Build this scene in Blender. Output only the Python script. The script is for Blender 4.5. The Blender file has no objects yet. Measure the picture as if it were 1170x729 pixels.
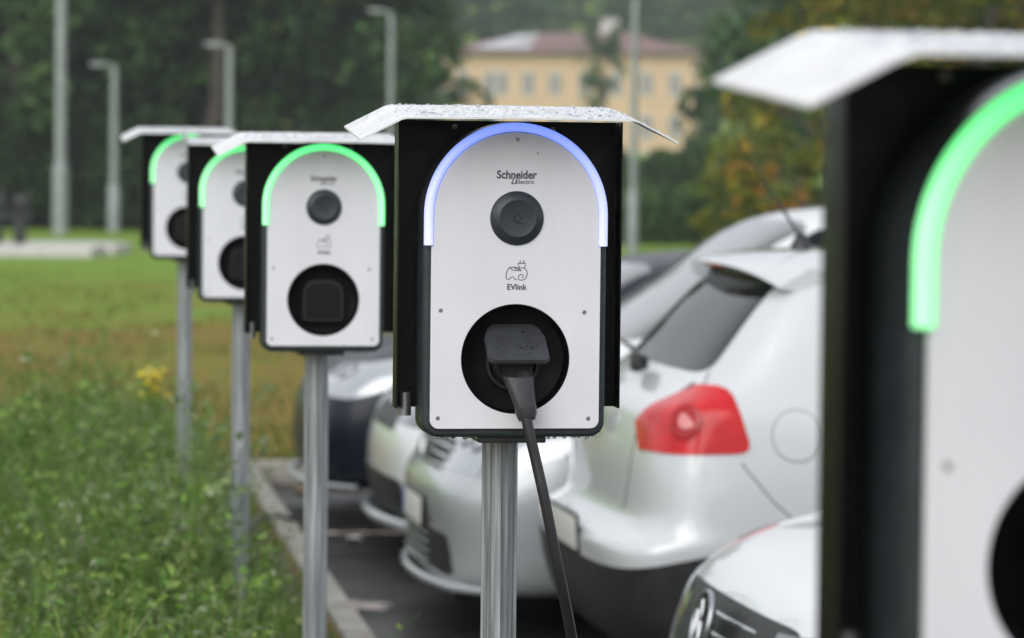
import bpy, bmesh, math, random
import numpy as np
from mathutils import Vector, Matrix, Euler
from mathutils.bvhtree import BVHTree

random.seed(7); RNG = np.random.default_rng(11)
R = math.radians
S = bpy.context.scene
COL = S.collection

# ------------------------------------------------------------------ camera
FPX, CX, CY = 3600.0, 585.0, 364.5
cam_d = bpy.data.cameras.new('camera'); cam = bpy.data.objects.new('camera', cam_d); COL.objects.link(cam)
cam.location = (0, 0, 1.67)
CAM_R = Euler((R(90 - 2.616), 0, 0)).to_matrix() @ Matrix.Rotation(R(0.6), 3, 'Z')
cam.rotation_euler = CAM_R.to_euler()
cam_d.sensor_width = 36; cam_d.lens = FPX / 1170 * 36
cam_d.clip_start = 0.05; cam_d.clip_end = 4000
cam_d.dof.use_dof = True; cam_d.dof.focus_distance = 4.80; cam_d.dof.aperture_fstop = 5.6
S.camera = cam

# ------------------------------------------------------------------ sky and sun (overcast)
W = bpy.data.worlds.new('World'); S.world = W; W.use_nodes = True
wn = W.node_tree; wn.nodes.clear()
sky = wn.nodes.new('ShaderNodeTexSky'); sky.sky_type = 'NISHITA'; sky.sun_disc = False
SUN_EL, SUN_AZ = R(36), R(205)
sky.sun_elevation = SUN_EL; sky.sun_rotation = SUN_AZ
sky.air_density = 1.0; sky.dust_density = 4.0; sky.ozone_density = 1.0
hs = wn.nodes.new('ShaderNodeHueSaturation'); hs.inputs['Saturation'].default_value = 0.30
bg = wn.nodes.new('ShaderNodeBackground'); bg.inputs['Strength'].default_value = 0.12
wo = wn.nodes.new('ShaderNodeOutputWorld')
# a bright layer of cloud over the clear sky
ctc = wn.nodes.new('ShaderNodeTexCoord'); cno = wn.nodes.new('ShaderNodeTexNoise'); cno.inputs['Scale'].default_value = 2.2; cno.inputs['Detail'].default_value = 5
ccr = wn.nodes.new('ShaderNodeValToRGB'); ccr.color_ramp.elements[0].position = .35; ccr.color_ramp.elements[0].color = (5.6, 5.9, 6.4, 1); ccr.color_ramp.elements[1].position = .7; ccr.color_ramp.elements[1].color = (9.5, 9.7, 10.0, 1)
cmx = wn.nodes.new('ShaderNodeMix'); cmx.data_type = 'RGBA'; cmx.inputs[0].default_value = .7
wn.links.new(ctc.outputs['Generated'], cno.inputs['Vector']); wn.links.new(cno.outputs[0], ccr.inputs[0])
wn.links.new(sky.outputs[0], hs.inputs['Color']); wn.links.new(hs.outputs[0], cmx.inputs[6]); wn.links.new(ccr.outputs[0], cmx.inputs[7]); wn.links.new(cmx.outputs[2], bg.inputs[0]); wn.links.new(bg.outputs[0], wo.inputs[0])
sun_d = bpy.data.lights.new('sun', 'SUN'); sun_d.energy = 1.4; sun_d.angle = R(60); sun_d.color = (1, .985, .96)
sun = bpy.data.objects.new('sun', sun_d); COL.objects.link(sun)
sdir = Vector((math.sin(SUN_AZ) * math.cos(SUN_EL), math.cos(SUN_AZ) * math.cos(SUN_EL), math.sin(SUN_EL)))
sun.rotation_euler = sdir.to_track_quat('Z', 'Y').to_euler()
S.view_settings.view_transform = 'Standard'; S.view_settings.look = 'None'
S.view_settings.gamma = 1; S.view_settings.exposure = 0.3; S.view_settings.use_curve_mapping = False
S.render.engine = 'CYCLES'
S.cycles.max_bounces = 6; S.cycles.use_denoising = True
S.cycles.volume_max_steps = 64

def at(px, py, Y):
    d = CAM_R @ Vector(((px - CX) / FPX, -(py - CY) / FPX, -1))
    return Vector((0, 0, 1.67)) + d * (Y / d.y)

# ------------------------------------------------------------------ materials
def new_mat(name):
    m = bpy.data.materials.new(name); m.use_nodes = True
    return m, m.node_tree, m.node_tree.nodes['Principled BSDF']
def setp(b, **kw):
    for k, v in kw.items():
        k = {'base': 'Base Color', 'metal': 'Metallic', 'rough': 'Roughness', 'spec': 'Specular IOR Level', 'coat': 'Coat Weight',
             'coatr': 'Coat Roughness', 'emit': 'Emission Color', 'estr': 'Emission Strength', 'trans': 'Transmission Weight', 'sub': 'Subsurface Weight', 'alpha': 'Alpha', 'ior': 'IOR'}[k]
        if k in ('Base Color', 'Emission Color'): v = (*v, 1)
        b.inputs[k].default_value = v
def noise_node(nt, scale, detail=4, rough=.55, coord='Object', stretch=None):
    tc = nt.nodes.new('ShaderNodeTexCoord'); n = nt.nodes.new('ShaderNodeTexNoise')
    n.inputs['Scale'].default_value = scale; n.inputs['Detail'].default_value = detail; n.inputs['Roughness'].default_value = rough
    if stretch:
        mp = nt.nodes.new('ShaderNodeMapping'); mp.inputs['Scale'].default_value = stretch
        nt.links.new(tc.outputs[coord], mp.inputs[0]); nt.links.new(mp.outputs[0], n.inputs['Vector'])
    else: nt.links.new(tc.outputs[coord], n.inputs['Vector'])
    return n
def ramp(nt, src, stops):
    r = nt.nodes.new('ShaderNodeValToRGB'); e = r.color_ramp.elements
    while len(e) < len(stops): e.new(.5)
    for el, (p, c) in zip(e, stops):
        el.position = p; el.color = (*c, 1) if len(c) == 3 else c
    nt.links.new(src, r.inputs[0]); return r
def mat_noise(name, stops, scale=8, detail=5, rough=(.4, .6), bump=0, bscale=None, metal=0, stretch=None, coat=0, spec=.5, bdist=.002):
    m, nt, b = new_mat(name)
    n = noise_node(nt, scale, detail, stretch=stretch)
    r = ramp(nt, n.outputs[0], stops); nt.links.new(r.outputs[0], b.inputs['Base Color'])
    n2 = noise_node(nt, (bscale or scale * 3), 5, stretch=stretch)
    rr = nt.nodes.new('ShaderNodeMapRange'); rr.inputs['From Min'].default_value = .35; rr.inputs['From Max'].default_value = .65
    rr.inputs['To Min'].default_value = rough[0]; rr.inputs['To Max'].default_value = rough[1]
    nt.links.new(n2.outputs[0], rr.inputs[0]); nt.links.new(rr.outputs[0], b.inputs['Roughness'])
    if bump:
        bp = nt.nodes.new('ShaderNodeBump'); bp.inputs['Strength'].default_value = bump; bp.inputs['Distance'].default_value = bdist
        nt.links.new(n2.outputs[0], bp.inputs['Height']); nt.links.new(bp.outputs[0], b.inputs['Normal'])
    setp(b, metal=metal, coat=coat, spec=spec)
    return m
def mat_plain(name, base, rough=.5, **kw):
    m, nt, b = new_mat(name); setp(b, base=base, rough=rough, **kw); return m
def mat_leaf(name, stops, rough=.55, trans=.25):
    m, nt, b = new_mat(name)
    g = nt.nodes.new('ShaderNodeNewGeometry')
    r = ramp(nt, g.outputs['Random Per Island'], stops)
    nt.links.new(r.outputs[0], b.inputs['Base Color']); setp(b, rough=rough, spec=.3)
    tl = nt.nodes.new('ShaderNodeBsdfTranslucent'); nt.links.new(r.outputs[0], tl.inputs[0])
    mx = nt.nodes.new('ShaderNodeMixShader'); mx.inputs[0].default_value = trans
    out = nt.nodes['Material Output']
    nt.links.new(b.outputs[0], mx.inputs[1]); nt.links.new(tl.outputs[0], mx.inputs[2]); nt.links.new(mx.outputs[0], out.inputs[0])
    return m
def mat_light(name, col, strength, col2=None, zsplit=None):
    m, nt, b = new_mat(name); setp(b, base=(.6, .6, .6), rough=.35, emit=col, estr=strength)
    if col2:
        tc = nt.nodes.new('ShaderNodeTexCoord'); sp = nt.nodes.new('ShaderNodeSeparateXYZ'); nt.links.new(tc.outputs['Object'], sp.inputs[0])
        mr = nt.nodes.new('ShaderNodeMapRange'); mr.inputs['From Min'].default_value = zsplit[0]; mr.inputs['From Max'].default_value = zsplit[1]
        nt.links.new(sp.outputs['Z'], mr.inputs[0])
        r = ramp(nt, mr.outputs[0], [(0, col2), (1, col)]); nt.links.new(r.outputs[0], b.inputs['Emission Color'])
    return m

M = {}
M['panel'] = mat_noise('white_plastic', [(.3, (.70, .71, .75)), (.7, (.745, .75, .79))], 6, rough=(.30, .42), bump=.02)
def weather(m, amt=.06):
    nt = m.node_tree; b = nt.nodes['Principled BSDF']; src = b.inputs['Base Color'].links[0].from_socket
    n = noise_node(nt, 3.0, 8, .7, stretch=(5, 5, .7)); r = ramp(nt, n.outputs[0], [(.35, (1 - amt,) * 3), (.65, (1, 1, 1))])
    mx = nt.nodes.new('ShaderNodeMix'); mx.data_type = 'RGBA'; mx.blend_type = 'MULTIPLY'; mx.inputs[0].default_value = 1
    nt.links.new(src, mx.inputs[6]); nt.links.new(r.outputs[0], mx.inputs[7]); nt.links.new(mx.outputs[2], b.inputs['Base Color'])
weather(M['panel'], .05)
M['body'] = mat_noise('slate_plastic', [(.3, (.018, .026, .030)), (.7, (.026, .036, .040))], 30, rough=(.28, .5), bump=.08, bdist=.0005)
M['disc'] = mat_noise('charcoal_plastic', [(.3, (.020, .027, .033)), (.7, (.028, .036, .043))], 90, rough=(.35, .5), bump=.05, bdist=.0003)
M['socket'] = mat_plain('socket_black', (.0025, .0025, .003), .5, spec=.25)
M['bracket'] = mat_noise('black_sheet_metal', [(.3, (.003, .003, .004)), (.7, (.006, .006, .007))], 12, rough=(.3, .45), spec=.22)
M['hood'] = mat_noise('bare_aluminium', [(.3, (.66, .66, .67)), (.7, (.80, .80, .81))], 14, rough=(.4, .6), metal=.25, bump=.06)
M['screw'] = mat_plain('screw_steel', (.30, .30, .32), .4, metal=.9)
M['ink'] = mat_plain('print_ink', (.07, .07, .08), .6)
M['faint'] = mat_plain('print_faint', (.40, .40, .43), .6)
M['galv'] = mat_noise('galvanised_steel', [(.3, (.17, .185, .19)), (.5, (.30, .325, .335)), (.7, (.46, .485, .50))], 9, rough=(.35, .6), metal=.6, bump=.2, stretch=(16, 16, .5), bscale=14)
M['green'] = mat_light('green_led', (.05, 1.0, .22), 1.0)
M['blue'] = mat_light('blue_led', (.13, .24, .95), .85, (.36, .39, .80), (1.42, 1.60))
M['lens'] = mat_plain('diffuser_plastic', (.035, .04, .045), .18, spec=.7)
M['plug'] = mat_noise('plug_rubber', [(.3, (.022, .023, .026)), (.7, (.036, .037, .041))], 60, rough=(.3, .5), bump=.05, bdist=.0005)
M['cable'] = mat_plain('cable_rubber', (.016, .016, .018), .38)
M['lid'] = mat_noise('lid_plastic', [(.3, (.028, .030, .035)), (.7, (.042, .045, .052))], 70, rough=(.3, .5), bump=.1, bdist=.0004)
M['lidrim'] = mat_plain('lid_rim_plastic', (.004, .004, .005), .5)
M['water'] = mat_plain('water_drops', (.9, .92, .95), .02, trans=1.0, ior=1.33)
M['asphalt'] = mat_noise('wet_asphalt', [(.3, (.012, .011, .010)), (.55, (.020, .018, .0175)), (.75, (.034, .031, .029))], 3.2, 9, rough=(.34, .7), bump=.5, bscale=1.6, spec=.28)
M['kerb'] = mat_noise('kerb_concrete', [(.3, (.21, .195, .17)), (.7, (.36, .34, .30))], 7, 8, rough=(.6, .85), bump=.3)
M['slab'] = mat_noise('pale_concrete', [(.3, (.48, .46, .44)), (.7, (.60, .58, .56))], 3, rough=(.7, .9))
M['marking'] = mat_noise('worn_paint_and_band', [(.42, (.10, .09, .09)), (.55, (.48, .40, .37)), (.8, (.60, .52, .49))], 14, 7, rough=(.4, .6))
M['soil'] = mat_noise('soil', [(.3, (.045, .030, .020)), (.7, (.10, .070, .048))], 9, 8, rough=(.8, .95), bump=.6, bdist=.02)
M['tyre'] = mat_noise('tyre_rubber', [(.3, (.012, .012, .012)), (.7, (.022, .022, .022))], 20, rough=(.6, .8))
M['rim'] = mat_plain('alloy', (.55, .56, .58), .3, metal=.9)
M['glass'] = mat_plain('tinted_glass', (.005, .007, .009), .05, spec=.2)
M['screen'] = mat_plain('wet_windscreen', (.02, .024, .028), .05, spec=.9, coat=1, coatr=.02, ior=1.75)
M['trim'] = mat_noise('black_trim', [(.3, (.012, .012, .013)), (.7, (.022, .022, .023))], 20, rough=(.4, .55))
M['gapgrey'] = mat_plain('flap_gap', (.16, .165, .17), .6)
M['badge'] = mat_plain('badge_metal', (.42, .43, .45), .28, metal=1)
M['chrome'] = mat_plain('chrome', (.75, .76, .78), .12, metal=1)
M['lamp'] = mat_plain('lamp_glass', (.40, .42, .45), .08, metal=.45, coat=1, coatr=.03)
M['lampdark'] = mat_plain('lamp_smoked', (.11, .12, .135), .10, metal=.3, coat=1, coatr=.03)
M['red'] = mat_noise('red_lens', [(.3, (.42, .001, .004)), (.7, (.60, .006, .008))], 14, rough=(.12, .25), coat=.25, spec=.35)
M['redclear'] = mat_plain('clear_lens', (.62, .22, .22), .2, coat=.3)
M['reddark'] = mat_plain('red_lens_deep', (.36, .001, .004), .2, coat=.3)
M['plate'] = mat_plain('plate_white', (.62, .62, .58), .4)
M['plateblue'] = mat_plain('plate_blue', (.02, .06, .35), .4)
def paint(name, c, metal=0., flake=0.):
    m = mat_noise(name, [(.3, tuple(x * .985 for x in c)), (.7, c)], 2.0, rough=(.34, .34), metal=metal, coat=1.0)
    m.node_tree.nodes['Principled BSDF'].inputs['Coat Roughness'].default_value = .03
    return m
P_WHITE = paint('white_paint', (.66, .675, .68)); P_SILV = paint('pearl_silver_paint', (.42, .445, .46), .3)
P_PEARL = paint('pearl_white_paint', (.56, .58, .595), .1); P_NAVY = paint('navy_paint', (.004, .007, .016), .0); P_NAVY.node_tree.nodes['Principled BSDF'].inputs['Coat Weight'].default_value = .08; P_NAVY.node_tree.nodes['Principled BSDF'].inputs['Specular IOR Level'].default_value = .3

# ------------------------------------------------------------------ mesh helpers
def link(name, me, mat=None, parent=None, smooth=None):
    o = bpy.data.objects.new(name, me); COL.objects.link(o)
    if mat is not None and not me.materials: me.materials.append(mat)
    if parent: o.parent = parent
    if smooth is not None:
        for p in me.polygons: p.use_smooth = True
        if smooth < 179: me.set_sharp_from_angle(angle=R(smooth))
    return o
def from_bm(name, bm, mat=None, parent=None, smooth=35):
    bmesh.ops.recalc_face_normals(bm, faces=bm.faces)
    me = bpy.data.meshes.new(name); bm.to_mesh(me); bm.free()
    return link(name, me, mat, parent, smooth)
def from_np(name, V, F, mat=None, parent=None, smooth=None):
    me = bpy.data.meshes.new(name); V = np.asarray(V, np.float32); F = np.asarray(F, np.int32)
    me.vertices.add(len(V)); me.vertices.foreach_set('co', V.ravel())
    k = F.shape[1]; me.loops.add(F.size); me.loops.foreach_set('vertex_index', F.ravel())
    me.polygons.add(len(F)); me.polygons.foreach_set('loop_start', np.arange(0, F.size, k, dtype=np.int32))
    me.update(calc_edges=True); me.validate()
    return link(name, me, mat, parent, smooth)
def thing(name, label, cat, loc=(0, 0, 0), rz=0, group=None):
    o = bpy.data.objects.new(name, None); COL.objects.link(o); o.empty_display_size = .1
    o.location = loc; o.rotation_euler = (0, 0, rz); return tag(o, label, cat, group)
def tag(o, label=None, cat=None, group=None, kind=None):
    if label: o['label'] = label
    if cat: o['category'] = cat
    if group: o['group'] = group
    if kind: o['kind'] = kind
    return o
def bm_box(bm, x0, x1, y0, y1, z0, z1, bev=0, rot=None):
    r = bmesh.ops.create_cube(bm, size=1)
    vs = r['verts']
    for v in vs: v.co = Vector(((x0 + x1) / 2 + v.co.x * (x1 - x0), (y0 + y1) / 2 + v.co.y * (y1 - y0), (z0 + z1) / 2 + v.co.z * (z1 - z0)))
    if bev:
        es = list({e for v in vs for e in v.link_edges})
        bmesh.ops.bevel(bm, geom=es, offset=bev, segments=2, affect='EDGES', profile=.6)
    if rot is not None:
        c, m = rot
        for v in vs:
            if v.is_valid: v.co = c + m @ (v.co - c)
def bm_tube(bm, pts, rad, seg=12, caps=True, closed=False):
    pts = [Vector(p) for p in pts]; n = len(pts)
    if not hasattr(rad, '__len__'): rad = [rad] * n
    rings = []; up = None
    for i, p in enumerate(pts):
        if closed: t = (pts[(i + 1) % n] - pts[i - 1]).normalized()
        else: t = (pts[min(i + 1, n - 1)] - pts[max(i - 1, 0)]).normalized()
        if up is None:
            up = Vector((0, 0, 1)) if abs(t.z) < .9 else Vector((1, 0, 0))
        a = (up - t * up.dot(t)).normalized(); up = a; b = t.cross(a)
        rings.append([bm.verts.new(p + (a * math.cos(2 * math.pi * k / seg) + b * math.sin(2 * math.pi * k / seg)) * rad[i]) for k in range(seg)])
    m = n if closed else n - 1
    for i in range(m):
        A, B = rings[i], rings[(i + 1) % n]
        for k in range(seg): bm.faces.new((A[k], A[(k + 1) % seg], B[(k + 1) % seg], B[k]))
    if caps and not closed:
        bm.faces.new(rings[0][::-1]); bm.faces.new(rings[-1])
def bm_lathe(bm, prof, seg=48, centre=(0, 0, 0), axis='Y'):
    # prof: (r, t) along axis; closed where r = 0
    c = Vector(centre); rings = []
    for r, t in prof:
        if r < 1e-6:
            rings.append([bm.verts.new(c + (Vector((0, t, 0)) if axis == 'Y' else Vector((0, 0, t)) if axis == 'Z' else Vector((t, 0, 0))))])
        else:
            ring = []
            for k in range(seg):
                a = 2 * math.pi * k / seg; ca, sa = r * math.cos(a), r * math.sin(a)
                ring.append(bm.verts.new(c + (Vector((ca, t, sa)) if axis == 'Y' else Vector((ca, sa, t)) if axis == 'Z' else Vector((t, ca, sa)))))
            rings.append(ring)
    for A, B in zip(rings, rings[1:]):
        for k in range(seg):
            if len(A) == 1 and len(B) == 1: continue
            if len(A) == 1: bm.faces.new((A[0], B[(k + 1) % seg], B[k]))
            elif len(B) == 1: bm.faces.new((A[k], A[(k + 1) % seg], B[0]))
            else: bm.faces.new((A[k], A[(k + 1) % seg], B[(k + 1) % seg], B[k]))
def prism(name, polys, y0, y1, mat, parent, bev=0, smooth=30):
    """2D outlines in (x,z), first is the outside and the others are holes, filled and given depth y0..y1"""
    cu = bpy.data.curves.new(name, 'CURVE'); cu.dimensions = '2D'; cu.fill_mode = 'BOTH'
    for poly in polys:
        sp = cu.splines.new('POLY'); sp.points.add(len(poly) - 1); sp.use_cyclic_u = True
        for p, (x, z) in zip(sp.points, poly): p.co = (x, z, 0, 1)
    cu.extrude = max((y1 - y0) / 2 - bev, 1e-5)
    if bev: cu.bevel_depth = bev; cu.bevel_resolution = 2; cu.offset = -bev
    t = bpy.data.objects.new('t', cu); COL.objects.link(t)
    me = bpy.data.meshes.new_from_object(t.evaluated_get(bpy.context.evaluated_depsgraph_get()))
    bpy.data.objects.remove(t)
    ym = (y0 + y1) / 2
    for v in me.vertices: v.co = Vector((v.co.x, ym - v.co.z, v.co.y))
    me.name = name; me.materials.clear()
    return link(name, me, mat, parent, smooth)
def text_mesh(name, body, size, mat, parent, x, z, y, bold=0., align='CENTER', squash=1., shear=0):
    cu = bpy.data.curves.new(name, 'FONT'); cu.body = body; cu.size = size; cu.align_x = align; cu.offset = bold; cu.extrude = .00015; cu.shear = shear
    cu.resolution_u = 3
    t = bpy.data.objects.new('t', cu); COL.objects.link(t)
    me = bpy.data.meshes.new_from_object(t.evaluated_get(bpy.context.evaluated_depsgraph_get()))
    bpy.data.objects.remove(t)
    for v in me.vertices: v.co = Vector((x + v.co.x * squash, y - v.co.z, z + v.co.y))
    me.name = name; me.materials.clear(); return link(name, me, mat, parent)
def circle(cx, cz, r, n=64): return [(cx + r * math.cos(2 * math.pi * i / n), cz + r * math.sin(2 * math.pi * i / n)) for i in range(n)]
def arch(hw, ztop, zbot, rc, hwb=None, n=40, centre_z=None):
    """arched outline; ccw from bottom right"""
    hwb = hwb or hw; cz = ztop - hw; pts = []
    for i in range(7):
        a = -math.pi / 2 + i / 6 * math.pi / 2; pts.append((hwb - rc + rc * math.cos(a), zbot + rc + rc * math.sin(a)))
    if hwb != hw: pts += [(hwb, ZLED - .001), (hw, ZLED - .0005)]
    for i in range(n + 1):
        a = i / n * math.pi; pts.append((hw * math.cos(a), cz + hw * math.sin(a)))
    if hwb != hw: pts += [(-hw, ZLED - .0005), (-hwb, ZLED - .001)]
    for i in range(7):
        a = math.pi + i / 6 * math.pi / 2; pts.append((-hwb + rc + rc * math.cos(a), zbot + rc + rc * math.sin(a)))
    return pts
def copy_tree(o, parent=None):
    c = o.copy(); COL.objects.link(c)
    if parent: c.parent = parent
    for ch in CHILDREN(o): copy_tree(ch, c)
    return c
def CHILDREN(o): return [x for x in bpy.data.objects if x.parent == o]

# ------------------------------------------------------------------ terrain
TH_K = R(8.3); EA = Vector((math.cos(TH_K), math.sin(TH_K))); EB = Vector((-math.sin(TH_K), math.cos(TH_K)))
ZA = -.11                                                     # asphalt level
KC = at(290, 532, 17.9); KA, KB = KC.xy.dot(EA), KC.xy.dot(EB)     # corner of the two kerbs
def sstep(t): t = min(max(t, 0), 1); return t * t * (3 - 2 * t)
def ground(x, y):
    z = 0.
    if y > 88: z += 3.3 * sstep((y - 88) / 150)
    if y > 240: z += 42 * sstep((y - 240) / 230)
    return z
def kpt(a, b, z=0): v = EA * a + EB * b; return Vector((v.x, v.y, z))
def build_ground():
    As = [-400, -250, -150, -90, -60, -45, -35, -28, -22, -17, -13, -10, -8, -6.5, -5, -4, -3, -2, -1.2, -.5]
    As = [KA + a for a in As] + [KA - .012, KA + .012]
    As += [KA + a for a in (2, 5, 8, 12, 18, 24, 30, 40)] + [KA + 42, KA + 42.02] + [KA + a for a in (55, 75, 100, 150, 250, 400)]
    Bs = [KB + b for b in (-120, -80, -60)] + [KB - 50, KB - 49.98] + [KB + b for b in (-40, -30, -20, -12, -8, -4, -1)] + [KB - .012, KB + .012]
    b = KB
    for st in [1, 2, 3, 4, 6, 6, 6, 8, 8, 8, 8, 8, 8, 10, 10, 10, 12, 12, 14, 14, 16, 16, 18, 18, 20, 20, 22, 24, 26, 30, 40, 60, 90]: b += st; Bs.append(b)
    V, F = [], []
    for j, b in enumerate(Bs):
        for i, a in enumerate(As):
            p = kpt(a, b); z = ground(p.x, p.y)
            if KA - .005 < a < KA + 42.01 and KB - 49.99 < b < KB - .005: z = -.32
            V.append((p.x, p.y, z))
    n = len(As)
    for j in range(len(Bs) - 1):
        for i in range(n - 1): F.append((j * n + i, j * n + i + 1, (j + 1) * n + i + 1, (j + 1) * n + i))
    m, nt, bs = new_mat('lawn')
    n1 = noise_node(nt, .22, 7, .68, stretch=(1, .55, 1)); n2 = noise_node(nt, 30, 6, .7)
    n3 = noise_node(nt, 1.6, 6, .6)
    # dry brown patches nearer the car park, fresh green farther out
    tc = nt.nodes.new('ShaderNodeTexCoord'); sp = nt.nodes.new('ShaderNodeSeparateXYZ'); nt.links.new(tc.outputs['Object'], sp.inputs[0])
    mr = nt.nodes.new('ShaderNodeMapRange'); mr.inputs['From Min'].default_value = 24; mr.inputs['From Max'].default_value = 64
    mr.inputs['To Min'].default_value = .12; mr.inputs['To Max'].default_value = -.42
    nt.links.new(sp.outputs['Y'], mr.inputs[0])
    ad = nt.nodes.new('ShaderNodeMath'); ad.operation = 'ADD'; nt.links.new(n1.outputs[0], ad.inputs[0]); nt.links.new(mr.outputs[0], ad.inputs[1])
    ml = nt.nodes.new('ShaderNodeMath'); ml.operation = 'MULTIPLY_ADD'; ml.inputs[1].default_value = .5; nt.links.new(n3.outputs[0], ml.inputs[0]); nt.links.new(ad.outputs[0], ml.inputs[2])
    r1 = ramp(nt, ml.outputs[0], [(.56, (0, 0, 0)), (.80, (1, 1, 1))])
    green = ramp(nt, n2.outputs[0], [(.3, (.095, .175, .020)), (.5, (.165, .27, .032)), (.7, (.25, .37, .05))])
    brown = ramp(nt, n2.outputs[0], [(.3, (.13, .100, .020)), (.5, (.205, .155, .030)), (.7, (.29, .21, .050))])
    mx = nt.nodes.new('ShaderNodeMix'); mx.data_type = 'RGBA'
    nt.links.new(r1.outputs[0], mx.inputs[0]); nt.links.new(green.outputs[0], mx.inputs[6]); nt.links.new(brown.outputs[0], mx.inputs[7])
    nt.links.new(mx.outputs[2], bs.inputs['Base Color']); setp(bs, rough=.9, spec=.15)
    bp = nt.nodes.new('ShaderNodeBump'); bp.inputs['Strength'].default_value = .7; bp.inputs['Distance'].default_value = .04
    nt.links.new(n2.outputs[0], bp.inputs['Height']); nt.links.new(bp.outputs[0], bs.inputs['Normal'])
    tag(from_np('lawn', V, F, m, smooth=40), kind='structure')
    # verge soil under the weeds: a strip 4 mm above the lawn sheet, with an uneven outer edge
    V, F = [], []
    bsn = np.linspace(KB - 16, KB - 1.1, 60)
    for j, b in enumerate(bsn):
        w = 2.5 + .35 * math.sin(b * 1.3) + .25 * math.sin(b * 3.1)
        for t in (0, .25, .5, .75, 1): p = kpt(KA - .13 - w * t, b); V.append((p.x, p.y, .004 + .0 * t))
    for j in range(len(bsn) - 1):
        for i in range(4): F.append((j * 5 + i + 1, j * 5 + i, (j + 1) * 5 + i, (j + 1) * 5 + i + 1))
    tag(from_np('verge_soil', V, F, M['soil']), kind='structure')
build_ground()

def asphalt():
    V = [kpt(KA - .01, KB - 50, ZA), kpt(KA + 42, KB - 50, ZA), kpt(KA + 42, KB + .01, ZA), kpt(KA - .01, KB + .01, ZA)]
    tag(from_np('parking_asphalt', V, [(0, 1, 2, 3)], M['asphalt']), kind='structure')
asphalt()
def kerb(name, a0, a1, b0, b1, label):
    """row of kerb stones with narrow joints"""
    bm = bmesh.new(); along_b = (b1 - b0) > (a1 - a0); L = (b1 - b0) if along_b else (a1 - a0)
    n = max(1, round(L / 1.0)); st = L / n
    for i in range(n):
        if along_b: bx = (a0, a1, b0 + i * st + .003, b0 + (i + 1) * st - .003)
        else: bx = (a0 + i * st + .003, a0 + (i + 1) * st - .003, b0, b1)
        dz = random.uniform(-.003, .003)
        bm_box(bm, bx[0], bx[1], bx[2], bx[3], -.30, .028 + dz, bev=.010)
    for v in bm.verts: v.co = kpt(v.co.x, v.co.y, v.co.z)
    return tag(from_bm(name, bm, M['kerb']), kind='structure', label=label)
kerb('kerb', KA - .108, KA, KB - 34, KB + .10, 'pale concrete kerb between the weedy verge and the parking asphalt')
kerb('kerb', KA + .003, KA + 41, KB + .0, KB + .10, 'concrete kerb closing the far end of the car park')

# pale bands and worn marks on the asphalt
def patch(name, c, rx, ry, ang, mat, label, n=28, wob=.18, kind='structure', z=.004, cat=None):
    bm = bmesh.new(); vs = []
    ca, sa = math.cos(ang), math.sin(ang)
    for i in range(n):
        a = 2 * math.pi * i / n; k = 1 + random.uniform(-wob, wob)
        sx = abs(math.cos(a)) ** .45 * (1 if math.cos(a) > 0 else -1) * rx * k; sy = abs(math.sin(a)) ** .6 * (1 if math.sin(a) > 0 else -1) * ry * (1 + random.uniform(-wob, wob))
        vs.append(bm.verts.new((c.x + sx * ca - sy * sa, c.y + sx * sa + sy * ca, ZA + z)))
    bm.faces.new(vs)
    return tag(from_bm(name, bm, mat, smooth=None), label=label, kind=kind, cat=cat)

# ------------------------------------------------------------------ charging stations
ZB = 1.15; ZLED = ZB + .293; TH = R(9.5); YF = -.137          # box bottom, end of light strip, row heading, front face
def led_path(n=44):
    pts = [((-.134, ZLED), (-1, 0)), ((-.134, ZLED + .02), (-1, 0))]
    cz = ZB + .339
    for i in range(n + 1):
        a = math.pi - math.pi * i / n; pts.append(((.134 * math.cos(a), cz + .134 * math.sin(a)), (math.cos(a), math.sin(a))))
    return pts + [((.134, ZLED + .02), (1, 0)), ((.134, ZLED), (1, 0))]
def sweep(bm, prof):
    rings = []
    for (x, z), (nx, nz) in led_path():
        rings.append([bm.verts.new((x + nx * (r - .134), y, z + nz * (r - .134))) for r, y in prof])
    k = len(prof)
    for A, B in zip(rings, rings[1:]):
        for i in range(k): bm.faces.new((A[i], A[(i + 1) % k], B[(i + 1) % k], B[i]))
    bm.faces.new(rings[0]); bm.faces.new(rings[-1][::-1])
def drops(name, pts, parent, mat):
    """flattened water beads: (centre, radius, normal)"""
    V, F = [], []
    bmS = bmesh.new(); bmesh.ops.create_icosphere(bmS, subdivisions=1, radius=1)
    sv = np.array([v.co[:] for v in bmS.verts]); sf = [[v.index for v in f.verts] for f in bmS.faces]; bmS.free()
    for c, r, n in pts:
        n = Vector(n).normalized(); q = n.to_track_quat('Z', 'Y').to_matrix(); a = np.array(q)
        s = sv * np.array([r * random.uniform(.8, 1.3), r * random.uniform(.8, 1.2), r * .55])
        o = len(V); V += [tuple(x) for x in (s @ a.T + np.array(c))]; F += [tuple(i + o for i in f) for f in sf]
    return tag(from_np(name, V, F, mat, parent, smooth=180), kind='stuff')
def strokes(name, lines, w, mat, parent, y):
    """line art: flat ribbons in the (x,z) plane"""
    bm = bmesh.new()
    for L in lines:
        P = [Vector((p[0], 0, p[1])) for p in L]
        bm_tube(bm, [p + Vector((0, y, 0)) for p in P], w / 2, 6)
    for v in bm.verts: v.co.y = y + (v.co.y - y) * .12
    return from_bm(name, bm, mat, parent)
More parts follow.
